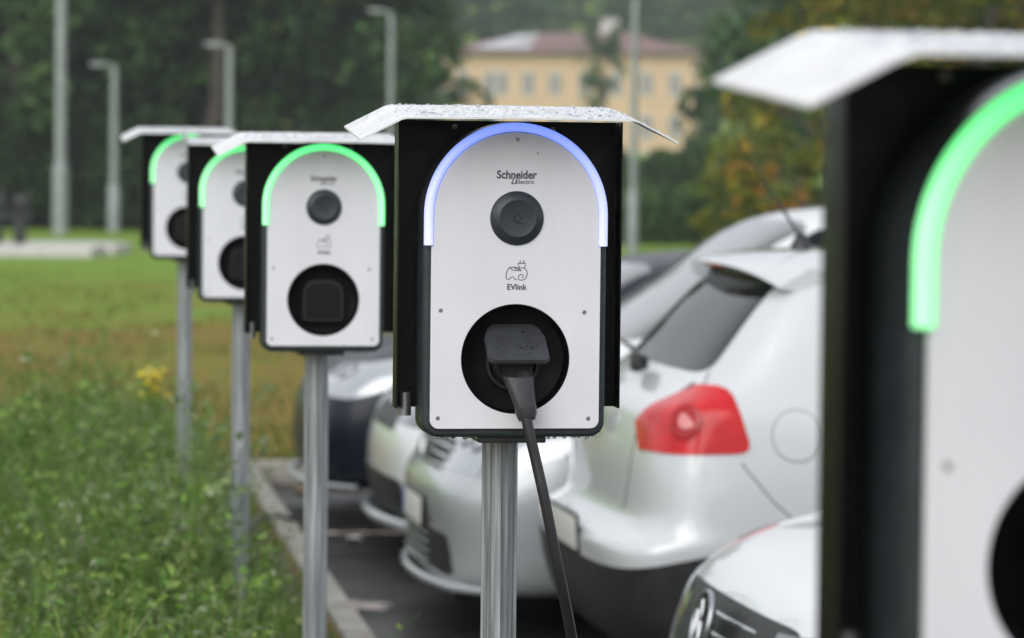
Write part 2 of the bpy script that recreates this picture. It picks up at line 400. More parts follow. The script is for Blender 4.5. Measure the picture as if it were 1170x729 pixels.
def station(label, plugged):
    t = thing('charging_station', label, 'charging station')
    # post with a shallow rolled groove down each face
    bm = bmesh.new(); ring = []
    for k in range(96):
        a = 2 * math.pi * k / 96; g = 1 - .10 * (math.cos(9 * a + .6) > .45) - .04 * (math.cos(5 * a) > .6)
        ring.append((.0282 * g * math.cos(a), .0282 * g * math.sin(a)))
    lo = [bm.verts.new((x, y, -.35)) for x, y in ring]; hi = [bm.verts.new((x, y, ZB + .42)) for x, y in ring]
    for k in range(96): bm.faces.new((lo[k], lo[(k + 1) % 96], hi[(k + 1) % 96], hi[k]))
    bm.faces.new(hi); bm.faces.new(lo[::-1])
    from_bm('post', bm, M['galv'], t, 40)
    bm = bmesh.new(); bm_box(bm, -.052, .052, -.118, .034, ZB - .010, ZB - .0005, .002)
    from_bm('mounting_foot', bm, M['trim'], t)
    # folded sheet metal bracket: back plate with two side flanges
    bm = bmesh.new()
    bm_box(bm, -.172, .172, -.034, -.031, ZB + .040, ZB + .484)
    bm_box(bm, -.175, -.1722, -.078, -.031, ZB + .040, ZB + .484, .0006); bm_box(bm, .1722, .175, -.078, -.031, ZB + .040, ZB + .484, .0006)
    bm_box(bm, -.172, .172, -.0365, -.0342, ZB + .052, ZB + .07)
    br = from_bm('bracket', bm, M['bracket'], t)
    for x, z in ((-.082, ZB + .474), (.072, ZB + .4715)):
        bm = bmesh.new(); bm_lathe(bm, [(0, -.0415), (.0032, -.041), (.0045, -.039), (.0045, -.0345)], 16, (x, 0, z)); from_bm('bolt', bm, M['screw'], br, 60)
    bm = bmesh.new(); bm_lathe(bm, [(0, -.0), (.010, .0), (.010, .036), (0, .036)], 20, (-.158, -.05, ZB + .028), 'Z')
    from_bm('clamp', bm, M['screw'], br, 40)
    # rain hood: one bent sheet, falling towards the front, wings bent down left and right
    bm = bmesh.new(); xs = [-.253, -.191, -.183, 0, .160, .168, .228]
    def hz(x, f):
        z = ZB + (.4845 if f else .5065)
        if x < -.187: z -= (-.187 - x) * .53
        if x > .164: z -= (x - .164) * .53
        return z + (.0008 if abs(x + .187) < .01 or abs(x - .164) < .01 else .002)
    rows = [[bm.verts.new((x, y, hz(x, f))) for x in xs] for y, f in ((-.237, 1), (-.027, 0))]
    fs = [bm.faces.new((rows[0][i], rows[0][i + 1], rows[1][i + 1], rows[1][i])) for i in range(6)]
    bmesh.ops.recalc_face_normals(bm, faces=bm.faces)
    if fs[0].normal.z < 0: bmesh.ops.reverse_faces(bm, faces=bm.faces)
    ex = bmesh.ops.extrude_face_region(bm, geom=bm.faces[:])
    for v in [g for g in ex['geom'] if isinstance(g, bmesh.types.BMVert)]: v.co.z -= .0028
    hood = from_bm('rain_hood', bm, M['hood'], t, 20)
    P = []
    for _ in range(900):
        x = random.uniform(-.250, .226); f = random.random(); y = -.237 + .21 * f
        z = hz(x, 1) * (1 - f) + hz(x, 0) * f; k = .5 if x < -.187 or x > .164 else 1
        n = (-.5, 0, 1) if x < -.187 else (.5, 0, 1) if x > .164 else (0, -.1, 1)
        if k < 1 and random.random() < .6: continue
        P.append(((x, y, z + .0004), random.choice((.0008, .0012, .0016, .0022, .0030)) * (k ** .5), n))
    drops('water_beads', P, hood, M['water'])
    # housing
    prism('housing', [arch(.1412, ZB + .4802, ZB, .024), circle(0, ZB + .120, .0845, 96)], -.1295, -.040, M['body'], t, bev=.006)
    hs = COL.objects[-1] if False else [o for o in bpy.data.objects if o.name.startswith('housing') and o.parent == t][0]
    P = [((x, -.1235 + random.uniform(0, .03), ZB - .0022), random.uniform(.0026, .0046), (0, 0, -1)) for x in np.linspace(-.12, .13, 46) + RNG.uniform(-.003, .003, 46) if random.random() < .8]
    P += [((-.1415, random.uniform(-.12, -.05), ZB + random.uniform(.02, .30)), random.uniform(.0005, .0012), (-1, 0, 0)) for _ in range(50)]
    P = [(c, r, n) for c, r, n in P if abs(c[0]) > .115 or abs(c[0]) > .055 or n[2] == 0]
    drops('water_beads', P, hs, M['water'])
    # white front panel with the round socket opening
    fp = prism('front_panel', [arch(.1268, ZB + .4658, ZB + .0135, .013, .1306), circle(0, ZB + .120, .0838, 96)], -.1370, -.1290, M['panel'], t, bev=.0009)
    for x, z in ((0, .455), (-.116, .194), (.106, .192), (-.119, .030), (.114, .029)):
        bm = bmesh.new(); bm_lathe(bm, [(0, YF - .0009), (.0026, YF - .0009), (.0034, YF - .0002), (.0034, YF + .001)], 20, (x, 0, ZB + z)); bm_box(bm, x - .0004, x + .0004, YF - .0012, YF, ZB + z - .002, ZB + z + .002)
        from_bm('screw', bm, M['screw'], fp, 40)
    bm = bmesh.new(); bm_lathe(bm, [(0, YF - .0006), (.0012, YF - .0004), (.0013, YF + .001)], 12, (.031, 0, ZB + .434)); from_bm('sensor_dot', bm, M['ink'], fp)
    text_mesh('lettering', 'Schneider', .0172, M['ink'], fp, -.001, ZB + .3955, YF - .0003, bold=.0005, squash=.90)
    text_mesh('lettering', 'Electric', .0088, M['ink'], fp, .0120, ZB + .3875, YF - .0003, bold=.0001, squash=1.08)
    strokes('logo', [[(-.0085, ZB + .3875), (-.0035, ZB + .3875), (-.0005, ZB + .3945), (-.0055, ZB + .3955), (-.0088, ZB + .3875)]], .0017, M['ink'], fp, YF - .0003)
    text_mesh('lettering', 'EVlink', .0122, M['ink'], fp, 0.0005, ZB + .2262, YF - .0003, bold=.0003, squash=.98)
    c0 = lambda x, y: ((x - 190) / 4.05 / 750, ZB + .3355 - (y / 4.05 + 160 - 249) / 750)
    car = [(212, 606), (200, 592), (178, 588), (158, 590), (148, 602), (143, 622), (142, 640), (150, 645), (160, 643), (166, 634), (176, 634), (184, 645), (194, 646)]
    car2 = [(160, 592), (172, 602), (196, 604), (212, 606), (204, 598), (186, 596), (178, 590)]
    loop = [(228, 592), (238, 604), (241, 620), (236, 638), (222, 648), (206, 648), (199, 640), (201, 627), (212, 622), (222, 626), (222, 634), (215, 637)]
    plug = [(198, 570), (198, 580), (206, 592), (226, 592), (233, 580), (233, 570), (198, 570)]
    strokes('logo', [[c0(*p) for p in L] for L in (car, car2, loop, plug, [(207, 570), (207, 556)], [(224, 570), (224, 556)])], .0013, M['ink'], fp, YF - .0003)
    # light strip over the arch, with a clear rim behind it
    bm = bmesh.new(); sweep(bm, [(.1280, -.1300), (.1280, -.1372), (.1305, -.1408), (.1345, -.1420), (.1388, -.1400), (.1412, -.1360), (.1416, -.1285), (.1410, -.1280)])
    from_bm('light_strip', bm, M['blue'] if plugged else M['green'], t, 50)
    bm = bmesh.new(); sweep(bm, [(.1410, -.1276), (.1420, -.1276), (.1426, -.100), (.1422, -.068), (.1410, -.066)])
    from_bm('diffuser_rim', bm, M['lens'], t, 50)
    # card reader disc
    bm = bmesh.new(); bm_lathe(bm, [(0, YF - .0085), (.0265, YF - .0085), (.0280, YF - .0090), (.0385, YF - .0045), (.0412, YF - .0015), (.0415, YF + .001)], 72, (0, 0, ZB + .335))
    cr = from_bm('card_reader', bm, M['disc'], t, 25)
    strokes('symbol', [[(-.007, ZB + .335), (0, ZB + .342), (.007, ZB + .335), (0, ZB + .328), (-.007, ZB + .335)], [(-.003, ZB + .329), (.009, ZB + .326)]], .0012, M['socket'], cr, YF - .0086)
    # socket dish
    bm = bmesh.new(); c = (0, 0, ZB + .120)
    bm_lathe(bm, [(.0836, YF + .001), (.0826, YF + .002), (.0790, -.108), (.066, -.100), (.046, -.098), (0, -.098)], 96, c)
    so = from_bm('socket', bm, M['socket'], t, 30)
    if plugged:
        bm = bmesh.new(); bm_lathe(bm, [(0, -.105), (.030, -.105), (.033, -.107), (.037, -.113), (.041, -.113), (.043, -.098)], 64, (0, 0, ZB + .112)); from_bm('socket_face', bm, M['trim'], so, 30)
        # spring lid held open above the plug: hinged at the back, tilting down to the front
        L = []
        for x, s in ((-.0475, 1), (-.0475, .30), (-.040, .02), (-.030, -.08), (.030, -.08), (.040, .02), (.0475, .30), (.0475, 1), (.040, 1.10), (-.040, 1.10)): L.append((x, s))
        bm = bmesh.new(); hy, hzz, fy, fz = -.112, ZB + .167, -.172, ZB + .1235
        rows = []
        for off in (0, .0065):
            rows.append([bm.verts.new((x, hy + (fy - hy) * s - off * .6 * -1, hzz + (fz - hzz) * s - off + .004 * (1 - (x / .05) ** 2))) for x, s in L])
        bm.faces.new(rows[0]); bm.faces.new(rows[1][::-1])
        for i in range(len(L)): bm.faces.new((rows[0][i], rows[0][(i + 1) % len(L)], rows[1][(i + 1) % len(L)], rows[1][i]))
        bmesh.ops.bevel(bm, geom=[e for e in bm.edges], offset=.0016, segments=2, affect='EDGES')
        lid = from_bm('socket_lid', bm, M['lid'], so, 40)
        P = []
        for _ in range(26):
            x = random.uniform(-.038, .040); s = random.uniform(.1, .95) if random.random() < .5 else random.uniform(.55, .8); x = x if s < .5 or random.random() < .3 else random.uniform(.014, .030)
            P.append(((x, hy + (fy - hy) * s - .0006, hzz + (fz - hzz) * s + .0042 * (1 - (x / .05) ** 2) + .0004), random.uniform(.0006, .0013), (0, -.6, .8)))
        drops('water_beads', P, lid, M['socket'])
    else:
        # closed lid: a shallow domed rounded square with a raised rim
        def rsq(h, rt, rb, cz):
            pts = []
            for cx_, cz_, r, a0 in ((h - rb, cz - h + rb, rb, -90), (h - rt, cz + h - rt, rt, 0), (-h + rt, cz + h - rt, rt, 90), (-h + rb, cz - h + rb, rb, 180)):
                for i in range(9): a = R(a0 + i * 90 / 8); pts.append((cx_ + r * math.cos(a), cz_ + r * math.sin(a)))
            return pts
        prism('socket_lid', [rsq(.047, .03, .008, ZB + .118)], -.1340, -.1000, M['socket'], so, bev=.004)
        prism('lid_rim', [rsq(.047, .03, .008, ZB + .118), rsq(.0415, .027, .006, ZB + .1165)], -.1355, -.1335, M['lidrim'], so, bev=.0008)
    return t
def place(t, px, py, Y, dz=0, roll=0):
    """stand the station so that the foot of its front face is where the sight line meets depth Y"""
    p = at(px, py, Y); off = Matrix.Rotation(TH, 3, 'Z') @ Vector((0, YF, 0))
    t.location = (p.x - off.x, p.y - off.y, p.z - ZB); t.rotation_euler = (0, roll, TH)
GRP = 'charging stations standing in a row along the verge'
main = station('charging station with a blue light arch and a black cable plugged into it', True); place(main, 588, 500, 4.80)
gproto = station('green lit charging station directly left of the blue one, its whole front in view', False); place(gproto, 369, 402, 7.29)
near = copy_tree(gproto); near['label'] = 'large nearest charging station cut off by the right edge, out of focus, lit green'; place(near, 1230, 835, 2.27); near.rotation_euler.z += R(5)
third = copy_tree(gproto); place(third, 280, 345, 9.72)
third['label'] = 'middle one of the three green lit stations on the left, its right half hidden'
fourth = copy_tree(gproto); fourth['label'] = 'smallest and farthest charging station at the left end of the row, lit green'; place(fourth, 214, 296, 12.17)
for o in (main, gproto, near, third, fourth): o['group'] = GRP
for h_ in CHILDREN(near):
    if h_.name.startswith('rain_hood'):
        h_.data = h_.data.copy()
        for v in h_.data.vertices:
            if v.co.x < -.187: v.co.x -= .007; v.co.z -= .0035
for h_ in CHILDREN(third):                                   # its hood has lost the left wing
    if h_.name.startswith('rain_hood'):
        h_.data = h_.data.copy(); h_['label'] = 'rain hood without a left wing'
        for v in h_.data.vertices: 
            if v.co.x < -.187: v.co.x = -.190; v.co.z += .032
        for b_ in CHILDREN(h_):
            b_.data = b_.data.copy()
            for v in b_.data.vertices:
                if v.co.x < -.187: v.co.z = ZB + .49; v.co.x = -.186

# plug and cable of the blue station
def charging_plug():
    t = thing('charging_cable', 'black charging cable with grey plug hanging from the blue lit station', 'charging cable')
    t.matrix_world = main.matrix_basis.copy()
    bm = bmesh.new()
    # handle: oval, tapering down and out of the socket
    prof = [((0, -.104, .118), .030, .030), ((0, -.132, .112), .029, .030), ((0, -.150, .100), .026, .026), ((.004, -.160, .078), .0215, .021), ((.009, -.166, .056), .0175, .018), ((.012, -.169, .043), .0162, .0165)]
    rings = []
    for (x, y, z), rx, ry in prof:
        ring = []
        tilt = 0 if y > -.14 else 1
        for k in range(28):
            a = 2 * math.pi * k / 28; ca, sa = math.cos(a), math.sin(a)
            ca = math.copysign(abs(ca) ** .8, ca); sa = math.copysign(abs(sa) ** .8, sa)
            ring.append(bm.verts.new((x + rx * ca, y + (ry * sa * (.85 if tilt else .1)), ZB + z + (ry * sa * (.25 if tilt else 1)))))
        rings.append(ring)
    for A, B in zip(rings, rings[1:]):
        for k in range(28): bm.faces.new((A[k], A[(k + 1) % 28], B[(k + 1) % 28], B[k]))
    bm.faces.new(rings[0][::-1]); bm.faces.new(rings[-1])
    pl = from_bm('plug', bm, M['plug'], t, 50)
    bm = bmesh.new(); bm_tube(bm, [(.0108, -.1685, ZB + .049), (.0122, -.1697, ZB + .038), (.0136, -.170, ZB + .029)], [.0168, .0160, .0125], 24); from_bm('collar', bm, M['lid'], pl, 40)
    inv = main.matrix_basis.inverted(); pts = []
    for px, py, Y in ((599, 455, 4.768), (600, 470, 4.765), (605, 495, 4.762), (612, 525, 4.76), (621, 565, 4.755), (631, 615, 4.755), (640, 660, 4.76), (649, 705, 4.78), (655, 740, 4.81), (661, 790, 4.9)):
        pts.append(inv @ at(px, py, Y))
    e = pts[-1]
    pts += [e + Vector((.03, .08, -.16)), e + Vector((.10, .3, -.36)), e + Vector((.25, .7, -.56)), Vector((.62, 1.1, .03)), Vector((.95, 2.2, -.064))]
    # smooth
    P = []
    for i in range(len(pts) - 1):
        p0, p1, p2, p3 = pts[max(i - 1, 0)], pts[i], pts[i + 1], pts[min(i + 2, len(pts) - 1)]
        for k in range(8):
            u = k / 8; P.append(.5 * ((2 * p1) + (p2 - p0) * u + (2 * p0 - 5 * p1 + 4 * p2 - p3) * u * u + (3 * p1 - p0 - 3 * p2 + p3) * u ** 3))
    bm = bmesh.new(); bm_tube(bm, P, .0084, 16); from_bm('cable', bm, M['cable'], t, 60)
bpy.context.view_layer.update()
charging_plug()

# ------------------------------------------------------------------ cars
# A car is built along +x from its rear (x = 0) to its nose (x = L), right side at y < 0 (car frame: x forward, y left, z up, z = 0 on the asphalt)
YT = [0, .86, .955, .985, 1.0, 1.0, .99, .965, .91, .825, .72, .56, 0]
def shell(L, w, rear, front, ztop, wb=1.12, zfend=.90, roof=(1.25, 1.9, 2.5)):
    """control cage of half rings (x, y, z) from tail to nose, mirrored and subdivided"""
    rings = []
    rz = [p[1] for p in rear]
    for f, dx, k in ((.45, 0, .0), (.80, .03, .25), (.965, .10, .7), (1.0, .25, 1.)):
        ring = []
        for i, (x, z) in enumerate(rear):
            y = 0 if i in (0, 12) else f * w * YT[i]
            ring.append((x + dx * (1 if i < 9 else .8) + (0 if i else .15), -y, z))
        rings.append(ring)
    zb = .20; xr, xm, xf = roof
    side = [(0, zb), (.86, zb), (.955, .27), (.99, .42), (1., .56), (1., .64), (.99, .80), (.975, .93), (.925, 1.0), (.84, 1.20), (.74, ztop - .10), (.56, ztop - .02), (0, ztop)]
    for x in (xr, xm, xf):
        rings.append([(x, -w * a, z) for a, z in side])
    xw = L - wb                                            # windscreen base
    mid = [(0, zb), (.86, zb), (.955, .27), (.99, .42), (1., .56), (1., .64), (.99, .80), (.975, .93), (.93, .99), (.87, 1.08), (.80, 1.16), (.60, 1.23), (0, 1.27)]
    rings.append([(xw - .42, -w * a, z) for a, z in mid])
    base = [(0, zb), (.86, zb), (.955, .27), (.99, .42), (1., .56), (1., .64), (.99, .78), (.96, .90), (.90, .955), (.80, .985), (.66, 1.0), (.45, 1.015), (0, 1.03)]
    rings.append([(xw + .04, -w * a, z) for a, z in base])
    for f, dx in ((1.0, .34), (.93, .14), (.74, .035), (.40, 0)):
        ring = []
        for i, (x, z) in enumerate(front):
            y = 0 if i in (0, 12) else f * w * YT[i]
            drop = .05 * (f > .9) if i > 7 else 0
            ring.append((L - x - dx * (1 if i < 9 else .6 if i < 11 else .3) - (.15 if i == 0 else 0), -y, z - drop * .6))
        rings.append(ring)
    bm = bmesh.new(); G = []
    for ring in rings:
        rt = [bm.verts.new(p) for p in ring]; lf = [rt[0]] + [bm.verts.new((p[0], -p[1], p[2])) for p in ring[1:12]] + [rt[12]]
        G.append((rt, lf))
    for (r0, l0), (r1, l1) in zip(G, G[1:]):
        for i in range(12):
            bm.faces.new((r0[i], r0[i + 1], r1[i + 1], r1[i])); bm.faces.new((l0[i], l1[i], l1[i + 1], l0[i + 1]))
    for (r, l), flip in ((G[0], 0), (G[-1], 1)):
        for i in range(12):
            q = [r[i], l[i], l[i + 1], r[i + 1]]; q = list(dict.fromkeys(q))
            if flip: q = q[::-1]
            bm.faces.new(q)
    bmesh.ops.recalc_face_normals(bm, faces=bm.faces)
    cl = bm.edges.layers.float.new('crease_edge')
    for k in range(3):
        for side_ in (0, 1):
            for idx, cv in ((4, .35), (5, .25), (7, .4)):
                e = bm.edges.get((G[k][side_][idx], G[k + 1][side_][idx]))
                if e: e[cl] = cv
    for k in range(3, len(G) - 4):
        for side_ in (0, 1):
            e = bm.edges.get((G[k][side_][7], G[k + 1][side_][7]))
            if e: e[cl] = .3
    for idx, cv in ((4, .35), (5, .25), (7, .4)):
        e = bm.edges.get((G[0][0][idx], G[0][1][idx]))
        if e: e[cl] = cv
    me = bpy.data.meshes.new('cage'); bm.to_mesh(me); bm.free()
    o = bpy.data.objects.new('cage', me); COL.objects.link(o)
    md = o.modifiers.new('s', 'SUBSURF'); md.levels = 3; md.subdivision_type = 'CATMULL_CLARK'
    me2 = bpy.data.meshes.new_from_object(o.evaluated_get(bpy.context.evaluated_depsgraph_get()))
    bpy.data.objects.remove(o)
    return me2
def region(src, planes, off, thick, name, mat, parent, nrm=None, smooth=60):
    """part of the skin bounded by planes (point, normal; the kept side is behind each plane), lifted by off and given an edge"""
    bm = bmesh.new(); bm.from_mesh(src)
    if nrm: 
        kill = [f for f in bm.faces if f.normal.dot(Vector(nrm[0])) < nrm[1]]
        bmesh.ops.delete(bm, geom=kill, context='FACES')
    for p, n in planes:
        bmesh.ops.bisect_plane(bm, geom=bm.verts[:] + bm.edges[:] + bm.faces[:], plane_co=Vector(p), plane_no=Vector(n), clear_outer=True)
    bm.normal_update()
    for v in bm.verts: v.co += v.normal * off
    be = [e for e in bm.edges if e.is_boundary]
    N = {v: v.normal.copy() for e in be for v in e.verts}
    ex = bmesh.ops.extrude_edge_only(bm, edges=be)
    # push the old rim (now interior boundary copies) back into the body
    for v in [g for g in ex['geom'] if isinstance(g, bmesh.types.BMVert)]:
        best = min(N, key=lambda q: (q.co - v.co).length_squared) if len(N) < 60 else None
        n = N[best] if best else None
        if n is None:
            for e in v.link_edges:
                q = e.other_vert(v)
                if q in N: n = N[q]; break
        if n is not None: v.co -= n * thick
    me = bpy.data.meshes.new(name); bm.to_mesh(me); bm.free()
    return link(name, me, mat, parent, smooth)
def poly_planes(poly, ax):
    """planes round a convex outline seen along axis ax ('y' side view: points (x,z); 'x' end view: (y,z))"""
    out = []; n = len(poly); A = sum(poly[i][0] * poly[(i + 1) % n][1] - poly[(i + 1) % n][0] * poly[i][1] for i in range(n))
    if A < 0: poly = poly[::-1]
    for i in range(n):
        a, b = poly[i], poly[(i + 1) % n]; d = (b[0] - a[0], b[1] - a[1]); nn = (d[1], -d[0])
        if abs(nn[0]) + abs(nn[1]) < 1e-9: continue
        if ax == 'y': out.append(((a[0], 0, a[1]), (nn[0], 0, nn[1])))
        elif ax == 'x': out.append(((0, a[0], a[1]), (0, nn[0], nn[1])))
        else: out.append(((a[0], a[1], 0), (nn[0], nn[1], 0)))
    return out
def rnd(poly, r=.3, k=4):
    """round the corners of a convex outline"""
    out = []; n = len(poly)
    for i in range(n):
        p0, p1, p2 = Vector(poly[i - 1]), Vector(poly[i]), Vector(poly[(i + 1) % n])
        a = p1 + (p0 - p1) * r; b = p1 + (p2 - p1) * r
        for j in range(k + 1):
            t = j / k; q = a * (1 - t) ** 2 + p1 * 2 * t * (1 - t) + b * t * t; out.append((q.x, q.y))
    return out
def wheel(parent, x, y, r=.315):
    s = 1 if y > 0 else -1
    bm = bmesh.new(); bm_lathe(bm, [(r * .66, -.10), (r * .93, -.105), (r, -.08), (r, .08), (r * .93, .105), (r * .66, .10), (r * .66, -.10)], 48, (0, 0, 0))
    w = from_bm('wheel', bm, M['tyre'], parent, 40); w.location = (x, y - s * .11, r)
    bm = bmesh.new(); bm_lathe(bm, [(r * .665, s * .085), (r * .60, s * .07), (r * .58, s * .02), (0, s * .02)], 40)
    for k in range(5):
        a = 2 * math.pi * k / 5
        for d in (-.10, .10):
            p0 = Vector((math.cos(a + d * 2.2) * .04, s * .075, math.sin(a + d * 2.2) * .04)); p1 = Vector((math.cos(a + d) * r * .62, s * .072, math.sin(a + d) * r * .62))
            bm_tube(bm, [p0, p1], [.016, .013], 8)
    bm_lathe(bm, [(0, s * .088), (.035, s * .085), (.04, s * .05)], 24)
    from_bm('rim', bm, M['rim'], w, 40)
def carve(me, arches, mat):
    """cut the wheel arches out of the shell"""
    o = bpy.data.objects.new('b', me); COL.objects.link(o); me.materials.clear(); me.materials.append(mat); me.materials.append(M['trim'])
    bm = bmesh.new()
    for x, y, r in arches: bmesh.ops.create_cone(bm, cap_ends=True, segments=56, radius1=r, radius2=r, depth=.36, matrix=Matrix.Translation((x, y, .325)) @ Matrix.Rotation(R(90), 4, 'X'))
    cm = bpy.data.meshes.new('c'); bm.to_mesh(cm); bm.free(); co = bpy.data.objects.new('c', cm); COL.objects.link(co)
    md = o.modifiers.new('b', 'BOOLEAN'); md.operation = 'DIFFERENCE'; md.object = co; md.solver = 'EXACT'
    out = bpy.data.meshes.new_from_object(o.evaluated_get(bpy.context.evaluated_depsgraph_get()))
    bpy.data.objects.remove(o); bpy.data.objects.remove(co)
    for p in out.polygons:
        c = p.center; p.use_smooth = True
        for x, y, r in arches:
            if abs(c.y - y) < .179 and math.hypot(c.x - x, c.z - .325) < r + .002 and (abs(p.normal.y) > .97 and abs(abs(c.y - y) - .18) < .02 or math.hypot(c.x - x, c.z - .325) > r - .004 and abs(p.normal.y) < .3): p.material_index = 1
    return out
def seam(src, pts, name, parent, ax=(0, 1, 0), w=.004, side=-1, mat=None):
    """thin shut line laid on the skin: pts in 3-D projected along ax"""
    bvh = BVHTree.FromPolygons([v.co for v in src.vertices], [p.vertices for p in src.polygons])
    P = []
    pts = [Vector(p) for p in pts]
    for a, b in zip(pts, pts[1:]):
        n = max(2, int((b - a).length / .03))
        for k in range(n): P.append(a.lerp(b, k / n))
    P.append(pts[-1]); Q = []
    d = Vector(ax).normalized()
    for p in P:
        h = bvh.ray_cast(p - d * 3, d)
        if h[0] is not None: Q.append(h[0] + h[1] * .0005)
    if len(Q) < 2: return
    bm = bmesh.new(); bm_tube(bm, Q, w / 2, 6); return from_bm(name, bm, mat or M['trim'], parent, 60)
def emblem(parent, x, z, r, sgn, mat, y=0, tilt=0):
    """round badge with a V over a W inside the ring; sgn +1 faces the nose, -1 the tail"""
    bm = bmesh.new()
    ring = [(0, r * .93 * math.cos(2 * math.pi * k / 40), r * .93 * math.sin(2 * math.pi * k / 40)) for k in range(40)]
    bm_tube(bm, ring, r * .085, 8, closed=True)
    q = r * .84; f = -sgn
    for L in ([(-.42, .74), (0, -.02), (.42, .74)], [(-.78, .33), (-.38, -.74), (0, .10), (.38, -.74), (.78, .33)]):
        bm_tube(bm, [(0, f * a * q, b * q) for a, b in L], r * .085, 8)
    for v in bm.verts: v.co = Matrix.Rotation(tilt, 3, 'Y') @ v.co + Vector((x, y, z))
    bd = from_bm('badge', bm, mat, parent, 50); bm = bmesh.new()
    bm_lathe(bm, [(0, -.004), (r * .93, -.004), (r * .93, -.012), (0, -.012)] if sgn > 0 else [(0, .004), (r * .93, .004), (r * .93, .012), (0, .012)], 40, axis='X')
    for v in bm.verts: v.co = Matrix.Rotation(tilt, 3, 'Y') @ v.co + Vector((x, y, z))
    from_bm('badge_back', bm, M['trim'], parent, 50); return bd
def plate(parent, x, z, sgn, tilt=0, holder=True):
    bm = bmesh.new(); bm_box(bm, -.012, 0, -.272, .272, -.065, .065, .006)
    for v in bm.verts: v.co = Matrix.Rotation(tilt, 3, 'Y') @ Vector((v.co.x * sgn * -1 if 0 else v.co.x, v.co.y, v.co.z)) + Vector((x, 0, z))
    h = from_bm('plate_holder', bm, M['trim'], parent)
    bm = bmesh.new(); bx = (.0, .004) if sgn > 0 else (-.016, -.012)
    bm_box(bm, bx[0], bx[1], -.258 if sgn < 0 else -.258, .258, -.054, .054, .001)
    for v in bm.verts: v.co = Matrix.Rotation(tilt, 3, 'Y') @ v.co + Vector((x, 0, z))
    p = from_bm('number_plate', bm, M['plate'], h)
    bm = bmesh.new(); bx = (.0041, .005) if sgn > 0 else (-.017, -.0161); ys = (-.257, -.215) if sgn > 0 else (.215, .257)
    if sgn > 0: ys = (.215, .257) if False else (-.257, -.215)
    bm_box(bm, bx[0], bx[1], ys[0], ys[1], -.053, .053)
    for v in bm.verts: v.co = Matrix.Rotation(tilt, 3, 'Y') @ v.co + Vector((x, 0, z))
    from_bm('plate_band', bm, M['plateblue'], h)
FRONT = [(.20, .18), (.13, .17), (.03, .24), (0, .36), (0, .47), (.01, .57), (.05, .68), (.15, .79), (.30, .865), (.45, .905), (.60, .935), (.75, .96), (.88, .975)]
REAR = [(.25, .22), (.16, .21), (.04, .28), (0, .43), (-.005, .60), (.06, .69), (.095, .86), (.17, 1.05), (.30, 1.13), (.43, 1.27), (.56, 1.42), (.70, 1.50), (.92, 1.53)]
def car(label, cat, name, pnt, wb=1.12, ztop=1.49, w=.875, L=4.2, front=FRONT, rear=REAR, face='front', style=None):
    t = thing(name, label, cat)
    sk = shell(L, w, rear, front, ztop, wb=wb)
    xf, xr = L - .86, .78
    ra = .352
    body_me = carve(sk.copy(), [(xf, w - .12, ra), (xf, -w + .12, ra), (xr, w - .12, ra), (xr, -w + .12, ra)], pnt)
    body = link('body', body_me, None, t); body_me.set_sharp_from_angle(angle=R(50))
    for x in (xf, xr):
        for s in (1, -1): wheel(t, x, s * (w - .005))
    # windscreen and side glass
    xw = L - wb
    region(sk, poly_planes(rnd([(-.70, 1.045), (.70, 1.045), (.56, ztop - .075), (-.56, ztop - .075)], .08), 'x') + [((xw - 1.0, 0, 0), (-1, 0, 0))], .003, .012, 'windscreen', M['screen'], body, nrm=((1, 0, .0), .25))
    for s in (1, -1):
        nr = ((0, s, 0), .35)
        region(sk, poly_planes(rnd([(xw - .14, 1.035), (xw - .98, ztop - .115), (1.95, ztop - .10), (1.95, 1.03)], .06), 'y'), .003, .012, 'side_window', M['glass'], body, nrm=nr)
        region(sk, poly_planes(rnd([(1.87, 1.03), (1.87, ztop - .10), (1.20, ztop - .125), (1.0, 1.05)], .10), 'y'), .003, .012, 'side_window', M['glass'], body, nrm=nr)
        seam(sk, [(1.91, 0, 1.0), (1.91, 0, .30), (2.8, 0, .28)], 'door_seam', body, ax=(0, -s, 0))
        seam(sk, [(xw - .40, 0, 1.0), (xw - .25, 0, .8), (xw - .22, 0, .30), (1.91, 0, .28)], 'door_seam', body, ax=(0, -s, 0))
        bm = bmesh.new(); bm_box(bm, 2.0, 2.18, s * (w - .001), s * (w + .03), .86, .89, .010); from_bm('door_handle', bm, pnt, body)
        # mirror
        bm = bmesh.new(); bm_box(bm, xw - .62, xw - .50, s * (w + .0), s * (w + .20), 1.0, 1.13, .035); bm_box(bm, xw - .58, xw - .52, s * (w - .1), s * (w + .05), 1.0, 1.04, .01)
        from_bm('wing_mirror', bm, pnt, body, 60)
    # bonnet shut line
    for s in (1, -1):
        seam(sk, [(L - .22, s * .58, 0), (L - .5, s * .66, 0), (xw + .0, s * .72, 0)], 'bonnet_seam', body, ax=(0, 0, -1))
    return t, body, sk, xw
def put(t, px, py, Y, heading, nose, L):
    """nose (or tail) centre on the sight line at depth Y, standing on the asphalt"""
    p = at(px, py, Y); d = Vector((math.cos(heading), math.sin(heading)))
    o = p.xy - d * L if nose else p.xy
    t.location = (o.x, o.y, ZA); t.rotation_euler = (0, 0, heading)
